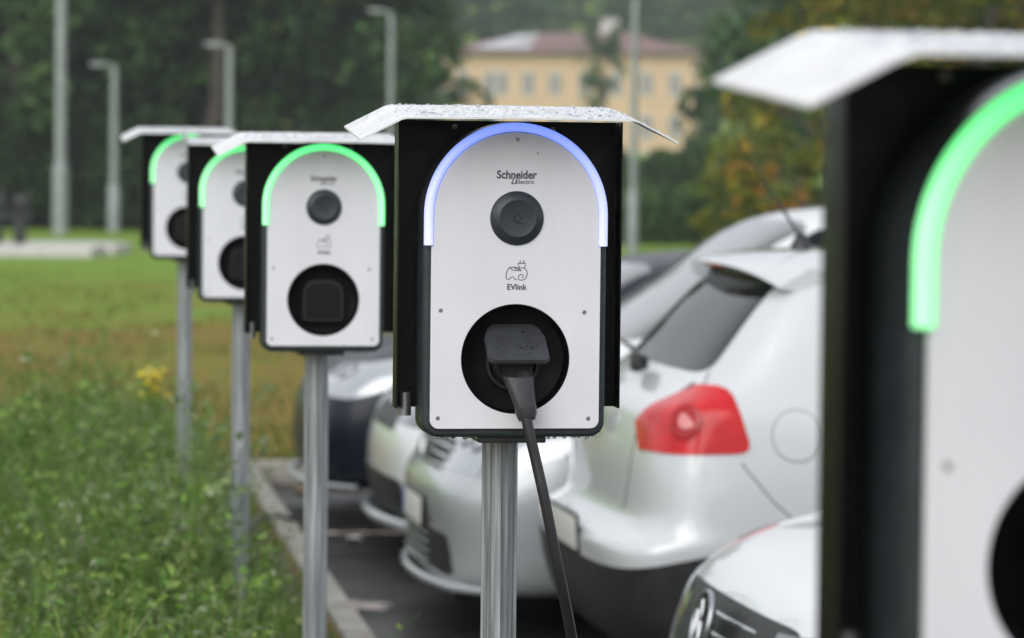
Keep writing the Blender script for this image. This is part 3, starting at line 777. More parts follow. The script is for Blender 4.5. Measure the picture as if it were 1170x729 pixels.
def front_lights(sk, body, L, poly, mat, name='headlight', inner=True):
    """poly in side view (x back from the nose, z), y from yin outwards"""
    for s in (1, -1):
        yin, pl = poly
        pp = poly_planes(rnd([(L - a, b) for a, b in pl], .12, 3), 'y') + [((0, s * yin, 0), (0, -s, 0))]
        h = region(sk, pp, .004, .014, name, mat, body)
        if inner:
            bvh = BVHTree.FromPolygons([v.co for v in sk.vertices], [p.vertices for p in sk.polygons])
            for yy, rr in ((yin + .10, .048), (yin + .24, .055)):
                hh = bvh.ray_cast(Vector((L + 2, s * yy, (pl[0][1] + pl[2][1]) / 2 + .01)), Vector((-1, 0, 0)))
                if hh[0] is None: continue
                q = hh[1].to_track_quat('Z', 'X').to_matrix(); bm = bmesh.new(); bm_lathe(bm, [(0, .003), (rr * .55, .005), (rr * .6, .003)], 24, axis='Z'); 
                for v in bm.verts: v.co = hh[0] + hh[1] * .003 + q @ v.co
                from_bm('bulb_lens', bm, M['chrome'], h, 50)
                bm = bmesh.new(); bm_lathe(bm, [(rr * .7, .002), (rr * .75, .005), (rr, .006), (rr * 1.05, .002)], 28, axis='Z')
                for v in bm.verts: v.co = hh[0] + hh[1] * .003 + q @ v.co
                from_bm('lamp_ring', bm, M['lampdark'], h, 50)
def slats(parent, L, zs, hw, xo, mat, name='grille_slat', r=.008, curve=.10):
    for z, x in zip(zs, xo):
        bm = bmesh.new(); P = [(L - x - curve * (y / .7) ** 2, y, z) for y in np.linspace(-hw, hw, 15)]
        bm_tube(bm, P, r, 8); from_bm(name, bm, mat, parent, 60)

H_OUT = R(9.5)                       # tail cars point away from the posts
H_IN = R(9.5) + math.pi              # front cars point at the posts

# 1. pearl white hatchback reversed into its bay: tail towards the posts
HREAR = [(.25, .22), (.17, .21), (.045, .29), (0, .44), (-.018, .615), (.10, .66), (.095, .84), (.135, 1.04), (.285, 1.12), (.41, 1.27), (.55, 1.44), (.68, 1.525), (.95, 1.545)]
t, body, sk, xw = car('pearl white hatchback with red tail light parked tail first, seen behind the blue lit station', 'car', 'hatchback_car', P_PEARL, ztop=1.55, rear=HREAR)
put(t, 648, 600, 10.62, H_OUT, False, 4.2)
gl = region(sk, poly_planes(rnd([(-.60, 1.150), (.60, 1.150), (.49, 1.455), (-.49, 1.455)], .12), 'x') + [((1.0, 0, 0), (1, 0, 0))], .003, .012, 'rear_window', M['glass'], body, nrm=((-1, 0, 0), .2))
bm = bmesh.new(); bm_tube(bm, [(.235, -.02, 1.165), (.245, .10, 1.19), (.255, .42, 1.21)], [.012, .010, .006], 8); bm_lathe(bm, [(0, -.01), (.03, -.005), (.034, .02), (.02, .05), (0, .05)], 20, (.22, 0, 1.15), 'X'); from_bm('rear_wiper', bm, M['trim'], gl, 50)
for s in (1, -1):
    # tail light: wraps from the tailgate round the corner
    lp = rnd([(.02, .93), (.02, 1.08), (.37, 1.125), (.43, .915), (.10, .905)], .16, 3)
    tl = region(sk, poly_planes(lp, 'y') + [((0, s * .49, .93), (0, -s, -.55)), ((0, s * .49, 1.005), (0, -s * .085, .11)), ((0, s * .49, .965), (0, -s * .055, -.06))], .005, .016, 'tail_light', M['red'], body)
    c = None
    bvh = BVHTree.FromPolygons([v.co for v in sk.vertices], [p.vertices for p in sk.polygons])
    for yy, zz, rr, mt in ((.785, 1.01, .060, M['reddark']), (.79, 1.015, .032, M['redclear'])):
        h = bvh.ray_cast(Vector((-2, s * yy, zz)), Vector((1, 0, 0)))
        bm = bmesh.new(); prof = [(0, -.0058), (rr * .8, -.0055), (rr, -.0048), (rr, .01)] if mt is M['redclear'] else [(0, -.0030), (rr * .5, -.0030), (rr * .93, -.0026), (rr, -.0005)]
        bm_lathe(bm, prof, 32, (0, 0, 0), 'X'); q = h[1].to_track_quat('-X', 'Z').to_matrix()
        for v in bm.verts: v.co = h[0] + h[1] * .004 + q @ v.co
        from_bm('reflector', bm, mt, tl, 50)
    seam(sk, [(0, s * .60, 1.12), (0, s * .58, .90)], 'light_divider', tl, ax=(1, 0, 0), w=.010)
    seam(sk, [(0, s * .60, 1.16), (0, s * .66, 1.12), (0, s * .50, 1.0), (0, s * .48, .80), (0, s * .44, .70)], 'tailgate_seam', body, ax=(1, 0, 0))
    seam(sk, [(.395, 0, .885), (.50, 0, .76), (.62, 0, .66)], 'bumper_seam', body, ax=(0, -s, 0))
region(sk, [((0, 0, .535), (-.2, 0, 1)), ((.48, 0, 0), (1, 0, 0)), ((0, 0, .16), (0, 0, -1))], .006, .010, 'lower_bumper', M['trim'], body)
plate(body, -.006, .60, -1, tilt=R(-4))
emblem(body, .082, .97, .055, -1, M['chrome'])
# filler flap on the right flank
h = bvh.ray_cast(Vector((.575, -3, .97)), Vector((0, 1, 0)))
q = h[1].to_track_quat('Y', 'Z').to_matrix()
ff = region(sk, poly_planes([(.575 + .0795 * math.cos(a), .97 + .0795 * math.sin(a)) for a in np.linspace(0, 2 * math.pi, 28, endpoint=False)], 'y') + [((0, 0, 0), (0, 1, 0))], .0015, .003, 'filler_flap', P_PEARL, body)
seam(sk, [(.575 + .0815 * math.cos(a), 0, .97 + .0815 * math.sin(a)) for a in np.linspace(0, 2 * math.pi, 49)], 'flap_seam', ff, ax=(0, 1, 0), w=.003, mat=M['gapgrey'])
# roof spoiler over the rear window
bm = bmesh.new(); rows = []
for y in np.linspace(-.60, .60, 25):
    e = (abs(y) / .60); xl = .475 + .10 * e ** 3; dz = -.055 * e ** 4 - .012 * e * e
    rows.append([bm.verts.new(p) for p in ((xl, y, 1.492 + dz), (xl + .02, y, 1.506 + dz), (xl + .20 - .10 * e ** 4, y, 1.536 + dz * .7), (xl + .42 - .26 * e ** 4, y, 1.543 + dz * .9), (xl + .40 - .26 * e ** 4, y, 1.47 + dz), (xl + .12, y, 1.462 + dz))])
for A, B in zip(rows, rows[1:]):
    for i in range(6): bm.faces.new((A[i], A[(i + 1) % 6], B[(i + 1) % 6], B[i]))
bm.faces.new(rows[0]); bm.faces.new(rows[-1][::-1])
sp = from_bm('roof_spoiler', bm, P_PEARL, body, 40)
bm = bmesh.new(); bm_box(bm, .49, .505, -.14, .14, 1.478, 1.490, .003); from_bm('brake_light', bm, M['red'], sp)
bm = bmesh.new(); bm_lathe(bm, [(.040, -.01), (.034, .012), (.014, .050), (0, .055)], 16, (.80, 0, 1.542), 'Z'); bm_tube(bm, [(.795, 0, 1.585), (.68, 0, 1.75), (.56, 0, 1.92)], [.006, .0035, .002], 8)
from_bm('roof_aerial', bm, M['trim'], body, 50)

# 2. silver car facing the posts, two bays on
FR2 = [(.20, .16), (.12, .15), (.0, .19), (.03, .33), (0, .47), (.0, .575), (.07, .66), (.13, .78), (.26, .87), (.40, .92), (.54, .955), (.70, .985), (.85, 1.01)]
t, body, sk, xw = car('silver car with chrome slatted grille, parked nose first behind the blue lit station', 'car', 'parked_car', P_SILV, ztop=1.50, front=FR2)
put(t, 474, 600, 12.6, H_IN, True, 4.2)
front_lights(sk, body, 4.2, (.36, [(.02, .645), (.06, .76), (.52, .86), (.50, .73), (.18, .635)]), M['lamp'])
gr = region(sk, poly_planes(rnd([(-.36, .625), (.36, .625), (.40, .74), (-.40, .74)], .1), 'x') + [((3.8, 0, 0), (-1, 0, 0))], .003, .01, 'grille', M['trim'], body)
slats(gr, 4.2, (.645, .68, .715), .36, (.04, .055, .075), M['chrome'], r=.009, curve=.05)
lo = region(sk, poly_planes(rnd([(-.62, .245), (.62, .245), (.56, .40), (-.56, .40)], .1), 'x') + [((3.8, 0, 0), (-1, 0, 0))], .003, .01, 'lower_intake', M['trim'], body)
slats(lo, 4.2, (.27, .305, .34, .375), .34, (-.002,) * 4, M['lampdark'], r=.006, curve=.05)
for s in (1, -1):
    bm = bmesh.new(); bm_lathe(bm, [(0, .02), (.05, .018), (.062, .0)], 28, (4.115, s * .56, .315), 'X'); from_bm('fog_light', bm, M['lamp'], lo, 50)
bm = bmesh.new(); P = [(4.215 - .10 * (abs(y) / .7) ** 2.2 - .12 * max(0, abs(y) - .62) / .2, y, .20) for y in np.linspace(-.80, .80, 41)]
bm_tube(bm, P, .018, 10); from_bm('bumper_lip', bm, P_SILV, body, 60)
plate(body, 4.212, .455, 1, tilt=R(0)); emblem(body, 4.17, .69, .055, 1, M['chrome'])

# 3. white car facing the posts
t, body, sk, xw = car('white car parked nose first between the silver car and the dark blue car', 'car', 'parked_car', P_WHITE, ztop=1.66, L=4.3, wb=.95)
put(t, 428, 560, 14.55, H_IN, True, 4.3)
front_lights(sk, body, 4.3, (.36, [(.02, .66), (.06, .76), (.55, .86), (.50, .74), (.18, .65)]), M['lampdark'])
lo = region(sk, poly_planes(rnd([(-.66, .24), (.66, .24), (.60, .42), (-.60, .42)], .1), 'x') + [((3.85, 0, 0), (-1, 0, 0))], .003, .01, 'lower_intake', M['trim'], body)
for s in (1, -1):
    bm = bmesh.new(); bm_lathe(bm, [(0, .03), (.06, .028), (.075, .0)], 28, (4.16, s * .60, .38), 'X'); from_bm('fog_light', bm, M['lampdark'], lo, 50)
gr = region(sk, poly_planes([(-.34, .62), (.34, .62), (.36, .72), (-.36, .72)], 'x') + [((3.8, 0, 0), (-1, 0, 0))], .003, .01, 'grille', M['trim'], body)
bm = bmesh.new(); P = [(4.315 - .10 * (abs(y) / .7) ** 2.2 - .12 * max(0, abs(y) - .62) / .2, y, .215) for y in np.linspace(-.80, .80, 41)]
bm_tube(bm, P, .026, 10); from_bm('bumper_lip', bm, P_SILV, body, 60)

# 4. dark blue car at the far end
t, body, sk, xw = car('dark blue car at the far end of the row of parked cars, beside the lawn', 'car', 'parked_car', P_NAVY, ztop=1.40, L=4.3)
put(t, 340, 520, 16.45, H_IN, True, 4.3)
front_lights(sk, body, 4.3, (.36, [(.02, .66), (.06, .78), (.60, .88), (.50, .74), (.18, .65)]), M['lamp'])
lo = region(sk, poly_planes(rnd([(-.66, .25), (.66, .25), (.62, .46), (-.62, .46)], .1), 'x') + [((3.85, 0, 0), (-1, 0, 0))], .003, .01, 'lower_intake', M['trim'], body)
for s in (1, -1):
    bm = bmesh.new(); bm_lathe(bm, [(0, .03), (.06, .028), (.075, .0)], 28, (4.17, s * .58, .36), 'X'); from_bm('fog_light', bm, M['lamp'], lo, 50)
bm = bmesh.new(); P = [(4.315 - .10 * (abs(y) / .7) ** 2.2 - .12 * max(0, abs(y) - .62) / .2, y, .205) for y in np.linspace(-.80, .80, 41)]
bm_tube(bm, P, .020, 10); from_bm('bumper_lip', bm, M['rim'], body, 60)

# 5. nearest white car: bonnet and badge low on the right
FR5 = [(.20, .18), (.13, .17), (.03, .24), (0, .36), (-.01, .47), (.0, .57), (.03, .68), (.08, .79), (.22, .875), (.38, .925), (.55, .965), (.72, .995), (.88, 1.02)]
t, body, sk, xw = car('white car nearest the camera, its bonnet and round badge low at the right', 'car', 'hatchback_car', P_WHITE, ztop=1.49, front=FR5)
put(t, 806, 720, 7.55, H_IN, True, 4.2)
front_lights(sk, body, 4.2, (.42, [(.0, .58), (.03, .73), (.50, .86), (.56, .76), (.20, .58)]), M['lampdark'], inner=False)
gr = region(sk, poly_planes(rnd([(-.50, .60), (.50, .60), (.54, .76), (-.54, .76)], .1), 'x') + [((3.7, 0, 0), (-1, 0, 0))], .003, .01, 'grille', M['trim'], body)
slats(gr, 4.2, (.63, .675, .72), .46, (.014, .026, .045), M['chrome'], r=.007, curve=.09)
emblem(body, 4.210, .71, .080, 1, M['badge'], tilt=R(-14)); plate(body, 4.215, .42, 1)
lo = region(sk, poly_planes(rnd([(-.66, .25), (.66, .25), (.62, .34), (-.62, .34)], .1), 'x') + [((3.85, 0, 0), (-1, 0, 0))], .003, .01, 'lower_intake', M['trim'], body)

# ------------------------------------------------------------------ asphalt marks
p = at(415, 667, 12.9); patch('worn_marking', p, .11, .14, TH_K, M['marking'], 'short worn pale paint mark on the wet asphalt', wob=.25)
for px, Y, lx in ((420, 15.55, .42),):
    p = at(px, 580, Y); patch('pale_band', p, lx, .05, TH_K, M['marking'], 'faint pale band on the asphalt', wob=.3)  # long pale strip with an uneven outline
M['leaf'] = mat_plain('dead_leaf', (.42, .26, .12), .6); M['leafpale'] = mat_plain('pale_leaf', (.62, .60, .56), .5)
def fallen_leaf(px, py, mat, label, r):
    ray = at(px, py, 10) - Vector((0, 0, 1.67)); k = (ZA + .006 - 1.67) / ray.z; c = Vector((0, 0, 1.67)) + ray * k
    bm = bmesh.new(); n = 22; top = []
    for i in range(n):
        a = 2 * math.pi * i / n; rr = r * (1 + .22 * math.cos(5 * a)) * random.uniform(.9, 1.1); top.append(bm.verts.new((c.x + rr * math.cos(a), c.y + rr * 1.3 * math.sin(a), ZA + .008 + .02 * abs(math.sin(a)))))
    ce = bm.verts.new((c.x, c.y, ZA + .007))
    for i in range(n): bm.faces.new((top[i], top[(i + 1) % n], ce))
    tag(from_bm('fallen_leaf', bm, mat, None), label, 'leaf')
fallen_leaf(404, 618, M['leafpale'], 'small pale leaf lying on the asphalt left of the silver car', .035)
fallen_leaf(528, 681, M['leaf'], 'brown leaf lying on the asphalt under the silver car bumper', .05)
fallen_leaf(346, 563, M['leaf'], 'orange leaf on the asphalt near the far corner of the kerb', .05)

# ------------------------------------------------------------------ foliage
def quat_basis(n):
    """two unit vectors square to each row of n"""
    h = np.where(np.abs(n[:, 2:3]) < .9, np.array([[0, 0, 1.]]), np.array([[1., 0, 0]]))
    a = np.cross(n, h); a /= np.linalg.norm(a, axis=1, keepdims=True); return a, np.cross(n, a)
def leaf_quads(C, size, rng, up=.3, aspect=.55):
    """one folded rhomb leaf per centre"""
    N = len(C); n = rng.normal(size=(N, 3)); n[:, 2] = np.abs(n[:, 2]) + up; n /= np.linalg.norm(n, axis=1, keepdims=True)
    a, b = quat_basis(n); th = rng.uniform(0, 2 * np.pi, (N, 1)); u = a * np.cos(th) + b * np.sin(th); v = np.cross(n, u)
    s = np.asarray(size).reshape(-1, 1) * rng.uniform(.6, 1.3, (N, 1)); w = s * aspect
    P = np.stack([C - u * s, C - v * w + n * s * .15, C + u * s, C + v * w + n * s * .15], 1)
    return P.reshape(-1, 3), np.arange(4 * N).reshape(-1, 4)
def tube_np(P, r, seg=6):
    V, F = [], []
    for i, p in enumerate(P):
        t = P[min(i + 1, len(P) - 1)] - P[max(i - 1, 0)]; t = t / (np.linalg.norm(t) + 1e-9)
        a, b = quat_basis(t[None]); 
        for k in range(seg): an = 2 * np.pi * k / seg; V.append(p + (a[0] * np.cos(an) + b[0] * np.sin(an)) * r[i])
    for i in range(len(P) - 1):
        for k in range(seg): F.append((i * seg + k, i * seg + (k + 1) % seg, (i + 1) * seg + (k + 1) % seg, (i + 1) * seg + k))
    return np.array(V), F
def tree_variant(seed, low=.12, wide=.36, leaves=6500, leaf=.020, conical=0.):
    """unit-height tree: trunk with limbs, and a crown of leaf clumps round the limb ends"""
    rng = np.random.default_rng(seed); V, F = [], []; ends = []
    def add(P, r):
        v, f = tube_np(np.array(P), r); o = sum(len(x) for x in V); V.append(v); F.extend([tuple(i + o for i in q) for q in f])
    tr = [np.array([0, 0, -.02])]; d = np.array([rng.normal() * .05, rng.normal() * .05, 1.])
    for i in range(7): tr.append(tr[-1] + d / np.linalg.norm(d) * .12); d = d + rng.normal(size=3) * .10
    add(tr, np.linspace(.022, .004, 8))
    for i in range(20):
        h = rng.uniform(low + .02, .85); k = min(int(h / .12), 6); b0 = tr[k] * (1 - (h / .12 - k)) + tr[k + 1] * (h / .12 - k)
        an = rng.uniform(0, 2 * np.pi); reach = wide * rng.uniform(.5, 1.) * (1 - conical * h) * (1 - .5 * max(0, h - .55) / .45)
        e = b0 + np.array([np.cos(an) * reach, np.sin(an) * reach, rng.uniform(.02, .16)]); m = (b0 + e) / 2 + np.array([0, 0, rng.uniform(-.02, .03)])
        add([b0, m, e], [.008, .005, .002]); ends += [e, m * .4 + e * .6]
        for _ in range(2): q = e + rng.normal(size=3) * .07; add([m, (m + q) / 2, q], [.004, .003, .0015]); ends.append(q)
    ends.append(tr[-1]); ends = np.array(ends); ends = ends[ends[:, 2] > low]
    K = len(ends); per = leaves // K; C = []
    for e in ends:
        r = rng.uniform(.045, .09); p = rng.normal(size=(per, 3)); p /= np.linalg.norm(p, axis=1, keepdims=True); p *= r * rng.uniform(.3, 1., (per, 1)) ** .5 * np.array([1.15, 1.15, .8]); C.append(e + p)
    C = np.concatenate(C); C = C[C[:, 2] > .015]
    LV, LF = leaf_quads(C, leaf, rng, up=.5)
    return np.concatenate(V), np.array(F), LV, LF
M['bark'] = mat_noise('bark', [(.3, (.035, .028, .022)), (.7, (.085, .068, .052))], 18, 7, rough=(.8, .95), bump=.6)
LEAFM = {
 'dark': mat_leaf('dark_leaves', [(0, (.014, .036, .014)), (.5, (.034, .095, .024)), (.9, (.085, .19, .035)), (1, (.13, .105, .02))]),
 'mid': mat_leaf('mid_leaves', [(0, (.035, .085, .022)), (.6, (.075, .16, .04)), (1, (.13, .22, .055))]),
 'yellow': mat_leaf('turning_leaves', [(0, (.06, .11, .012)), (.5, (.15, .19, .014)), (.85, (.30, .27, .015)), (1, (.46, .24, .012))]),
 'orange': mat_leaf('orange_leaves', [(0, (.16, .12, .012)), (.5, (.42, .19, .012)), (1, (.60, .26, .02))]),
 'pale': mat_leaf('pale_leaves', [(0, (.07, .15, .05)), (.6, (.12, .24, .08)), (1, (.19, .32, .11))]),
 'hill': mat_leaf('far_leaves', [(0, (.035, .085, .030)), (.6, (.065, .14, .045)), (1, (.11, .20, .06))]),
}
VAR = {}
for key, kw in {'broad': dict(seed=3), 'tall': dict(seed=5, wide=.26, low=.10), 'full': dict(seed=8, low=.03, wide=.42), 'open': dict(seed=13, low=.25, wide=.34, leaves=4200), 'shrub': dict(seed=21, low=.02, wide=.62, leaves=3800, leaf=.032)}.items():
    a, b, c, d = tree_variant(**kw); VAR[key] = (a, b, c, d); 
MESH = {}
def tree(var, kind, label, px, Y, h, name='deciduous_tree', cat='tree', group=None, rz=None, x=None, wide=1.0):
    X = (px - CX) * Y / FPX if x is None else x
    t = thing(name, label, cat, (X, Y, ground(X, Y) - .01), rz if rz is not None else random.uniform(0, 6.28), group)
    t.scale = (h * wide, h * wide, h)
    if (var, 'w') not in MESH: o = from_np('trunk', VAR[var][0], VAR[var][1], M['bark'], t, smooth=180); MESH[(var, 'w')] = o.data
    else: link('trunk', MESH[(var, 'w')], None, t)
    if (var, kind) not in MESH: o = from_np('crown', VAR[var][2], VAR[var][3], LEAFM[kind], t); MESH[(var, kind)] = o.data
    else: link('crown', MESH[(var, kind)], None, t)
    return t
# dark wood edge on the left: single trees one behind another
G1 = 'dark trees of the wood beyond the lawn'; L1 = 'tall dark green tree in the wood edge beyond the lawn'
for i, (px, Y, h, v, k) in enumerate([(-150, 94, 13, 'full', 'dark'), (-40, 97, 14, 'broad', 'dark'), (40, 93, 12.5, 'full', 'mid'), (120, 98, 14, 'full', 'dark'), (190, 94, 12, 'tall', 'dark'),
        (280, 96, 13, 'full', 'dark'), (335, 101, 12, 'broad', 'mid'), (-90, 106, 15, 'full', 'dark'), (10, 108, 15, 'full', 'dark'), (90, 109, 15, 'full', 'dark'), (160, 108, 15, 'broad', 'dark'),
        (240, 109, 15, 'full', 'mid'), (320, 112, 14, 'full', 'dark'), (325, 118, 13, 'full', 'dark'), (-30, 122, 17, 'full', 'dark'), (110, 124, 17, 'full', 'dark'), (260, 126, 17, 'full', 'dark'), (200, 130, 15, 'full', 'mid'), (-180, 118, 17, 'full', 'dark')]):
    tree(v, k, L1 if k == 'dark' else L1.replace('dark green', 'lighter mid green'), px, Y, h, group=G1 if k == 'dark' else 'lighter trees of the wood beyond the lawn')
t = tree('open', 'dark', 'tall tree with bare reddish brown trunk showing in front of the dark wood', 222, 91.5, 17, wide=.9)
for i, (px, Y, h) in enumerate([(-60, 90, 3.4), (0, 90.5, 3.0), (55, 91, 3.6), (110, 90, 3.0), (160, 91, 3.5), (215, 90, 3.1), (270, 91, 3.4), (330, 91, 3.2), (385, 92, 3.6), (-120, 91, 3.5)]):
    tree('shrub', 'dark', 'dark green bush at the foot of the wood beyond the lawn', px, Y, h, name='bush', cat='bush', group='bushes along the foot of the wood', wide=1.15)
tree('full', 'mid', 'lighter green tree at the right end of the dark wood, behind the lamp', 345, 104, 10.5)
tree('full', 'pale', 'pale green tree left of the yellow house', 425, 160, 8.0, wide=.9)
tree('broad', 'pale', 'light green round tree close to the left corner of the yellow house', 478, 190, 7.4, wide=.6)
tree('full', 'dark', 'dark tree behind the pale green tree, left of the yellow house', 335, 150, 15)
tree('open', 'hill', 'thin round tree standing in front of the yellow house', 694, 200, 8.4, wide=.50)
tree('tall', 'dark', 'small dark conifer in front of the left half of the yellow house', 553, 205, 4.6, wide=.4)
tree('full', 'hill', 'grey green tree at the right corner of the yellow house', 812, 176, 6.6, wide=.6)
tree('shrub', 'mid', 'bright green bush below the right corner of the yellow house', 838, 128, 3.4, name='bush', cat='bush')
tree('full', 'dark', 'tall dark tree between the yellow house and the autumn trees', 905, 130, 15, wide=.7)
# turning trees on the right
tree('full', 'yellow', 'olive yellow autumn tree above the hatchback roof, leftmost of the turning trees', 955, 68, 9.0, wide=.72)
tree('full', 'yellow', 'olive autumn tree behind the nearest charging station hood', 1075, 60, 9.5, wide=.8)
tree('broad', 'orange', 'orange autumn tree top at the upper right corner', 1125, 72, 10.5, wide=.8)
tree('full', 'dark', 'dark green tree among the autumn trees at the right', 1000, 90, 13, wide=.7)
tree('full', 'yellow', 'olive yellow autumn tree at the far right edge', 1220, 66, 10)
tree('full', 'dark', 'dark tree behind the orange tree at the right', 1120, 95, 14)
tree('shrub', 'orange', 'low orange shrub showing just above the white car roof', 878, 52, 2.1, name='bush', cat='bush', wide=.8)
tree('shrub', 'yellow', 'low yellow green shrub to the right of the orange shrub', 935, 50, 2.5, name='bush', cat='bush')
# wooded hill behind the house
rr = random.Random(4)
for Y in (285, 310, 335, 360, 385, 410, 440):
    w = 70 * Y / 360
    for k in range(8):
        x = (655 - CX) * Y / FPX + (k - 3.5 + rr.uniform(-.3, .3)) * w / 7
        tree(rr.choice(['full', 'broad', 'full']), rr.choice(['hill', 'hill', 'dark']), 'hazy green tree on the wooded hill behind the yellow house', 0, Y + rr.uniform(-6, 6), rr.uniform(10, 15), x=x, group='trees on the hill behind the house')

def hedge(label, px0, px1, Y, h, depth, kind, n):
    x0, x1 = (px0 - CX) * Y / FPX, (px1 - CX) * Y / FPX; z0 = ground(0, Y) - .05; rng = np.random.default_rng(int(Y))
    t = thing('hedge', label, 'hedge', ((x0 + x1) / 2, Y, z0)); L = x1 - x0
    C = np.stack([rng.uniform(-L / 2, L / 2, n), rng.uniform(-depth / 2, depth / 2, n), rng.uniform(0, 1, n)], 1)
    bump = .12 * np.sin(C[:, 0] * 1.7) + .08 * np.sin(C[:, 0] * 4.1 + 1); C[:, 2] = C[:, 2] ** .7 * h * (1 + bump - .25 * (2 * C[:, 1] / depth) ** 4)
    v, f = leaf_quads(C, np.full(n, .11), rng); from_np('foliage', v, f, LEAFM[kind], t)
    V, F = [], []
    for k in range(max(3, int(L / 1.2))):
        x = -L / 2 + (k + .5) * 1.2; v, f = tube_np(np.array([[x, 0, -.1], [x + .05, 0, h * .5], [x - .05, 0, h * .85]]), [.05, .035, .015]); o = len(V); V += list(v); F += [tuple(i + o for i in q) for q in f]
    from_np('stem', V, F, M['bark'], t)
hedge('long dark green hedge below the yellow house', 420, 870, 112, 2.5, 2.2, 'mid', 30000)
hedge('lower olive green hedge behind the white cars', 560, 880, 78, 1.35, 1.6, 'mid', 16000)

# ------------------------------------------------------------------ yellow house
M['render'] = mat_noise('ochre_render', [(.3, (.58, .41, .25)), (.7, (.66, .48, .31))], 1.2, rough=(.8, .9))
M['rooft'] = mat_noise('roof_tiles', [(.3, (.15, .085, .075)), (.7, (.22, .125, .11))], 1.5, rough=(.55, .75))
M['roofsheen'] = mat_noise('pale_roof_sheen', [(.3, (.42, .43, .45)), (.7, (.55, .56, .58))], 1.5, rough=(.4, .6))
M['wframe'] = mat_plain('window_white', (.62, .62, .60), .5); M['pane'] = mat_plain('window_pane', (.24, .23, .21), .3, spec=.4)
def house():
    Y = 250; X = (655 - CX) * Y / FPX
    t = thing('house', 'yellow rendered two storey house with hipped red roof on the slope', 'house', (X, Y, ground(X, Y) - .6), R(-7))
    w, d, H = 9.9, 6.0, 8.1
    bm = bmesh.new(); bm_box(bm, -w, w, -d, d, 0, H); wall = from_bm('wall', bm, M['render'], t)
    bm = bmesh.new(); bm_box(bm, -w - .03, w + .03, -d - .03, d + .03, 0, .7); from_bm('plinth', bm, M['slab'], t)
    e = .7; bm = bmesh.new()
    lo = [bm.verts.new(p) for p in ((-w - e, -d - e, H + .02), (w + e, -d - e, H + .02), (w + e, d + e, H + .02), (-w - e, d + e, H + .02))]
    l2 = [bm.verts.new((v.co.x, v.co.y, H + .22)) for v in lo]; r = [bm.verts.new((-3.6, 0, H + 1.9)), bm.verts.new((3.6, 0, H + 2.1))]
    bm.faces.new(lo)
    for i in range(4): bm.faces.new((lo[i], lo[(i + 1) % 4], l2[(i + 1) % 4], l2[i]))
    bm.faces.new((l2[0], l2[1], r[1], r[0])); bm.faces.new((l2[1], l2[2], r[1])); bm.faces.new((l2[2], l2[3], r[0], r[1])); bm.faces.new((l2[3], l2[0], r[0]))
    roof = from_bm('roof', bm, M['rooft'], t, 10)
    # sheet coloured pale for skylight on the wet roof, left of the front slope
    bm = bmesh.new(); vs = []
    for u, f in ((-7.4, .12), (-2.9, .12), (-2.9, .86), (-4.5, .86)):
        y = (-d - e) * (1 - f); z = H + .22 + f * 1.72 + .06; vs.append(bm.verts.new((u, y, z)))
    a = bm.faces.new(vs); ex = bmesh.ops.extrude_face_region(bm, geom=[a])
    for v in [g for g in ex['geom'] if isinstance(g, bmesh.types.BMVert)]: v.co.z -= .05
    from_bm('roof_sheen_sheet', bm, M['roofsheen'], roof)
    bm = bmesh.new(); bm_box(bm, 1.9, 3.3, -.6, .6, H + 1.2, H + 2.9); bm_box(bm, 1.8, 3.4, -.7, .7, H + 2.9, H + 3.05); from_bm('chimney', bm, M['slab'], roof)
    for z in (1.6, 4.9):
        for x in (-8.2, -5.6, -3.1, -1.0, 1.3, 3.7, 6.1, 8.3):
            tall = z > 3 and x == -5.6
            for sy in (-1, 1):
                bm = bmesh.new(); hw = .95 if tall else .50
                bm_box(bm, x - hw, x + hw, sy * (d + .005) - .06, sy * (d + .005) + .06, z, z + 1.9)
                f = from_bm('window', bm, M['wframe'], wall)
                bm = bmesh.new()
                for q in (-1, 1): bm_box(bm, x + q * hw / 2 - hw * .40, x + q * hw / 2 + hw * .40, sy * (d + .066) - .004, sy * (d + .066) + .004, z + .12, z + 1.78)
                f2 = from_bm('pane', bm, M['pane'], wall)
    bm = bmesh.new(); bm_tube(bm, [(-w - .05, -d - .08, .2), (-w - .05, -d - .08, H)], .06, 8); from_bm('downpipe', bm, M['wframe'], wall)
    bm = bmesh.new(); bm_tube(bm, [(w + .05, -d - .08, .2), (w + .05, -d - .08, H)], .06, 8); from_bm('downpipe', bm, M['wframe'], wall)
house()

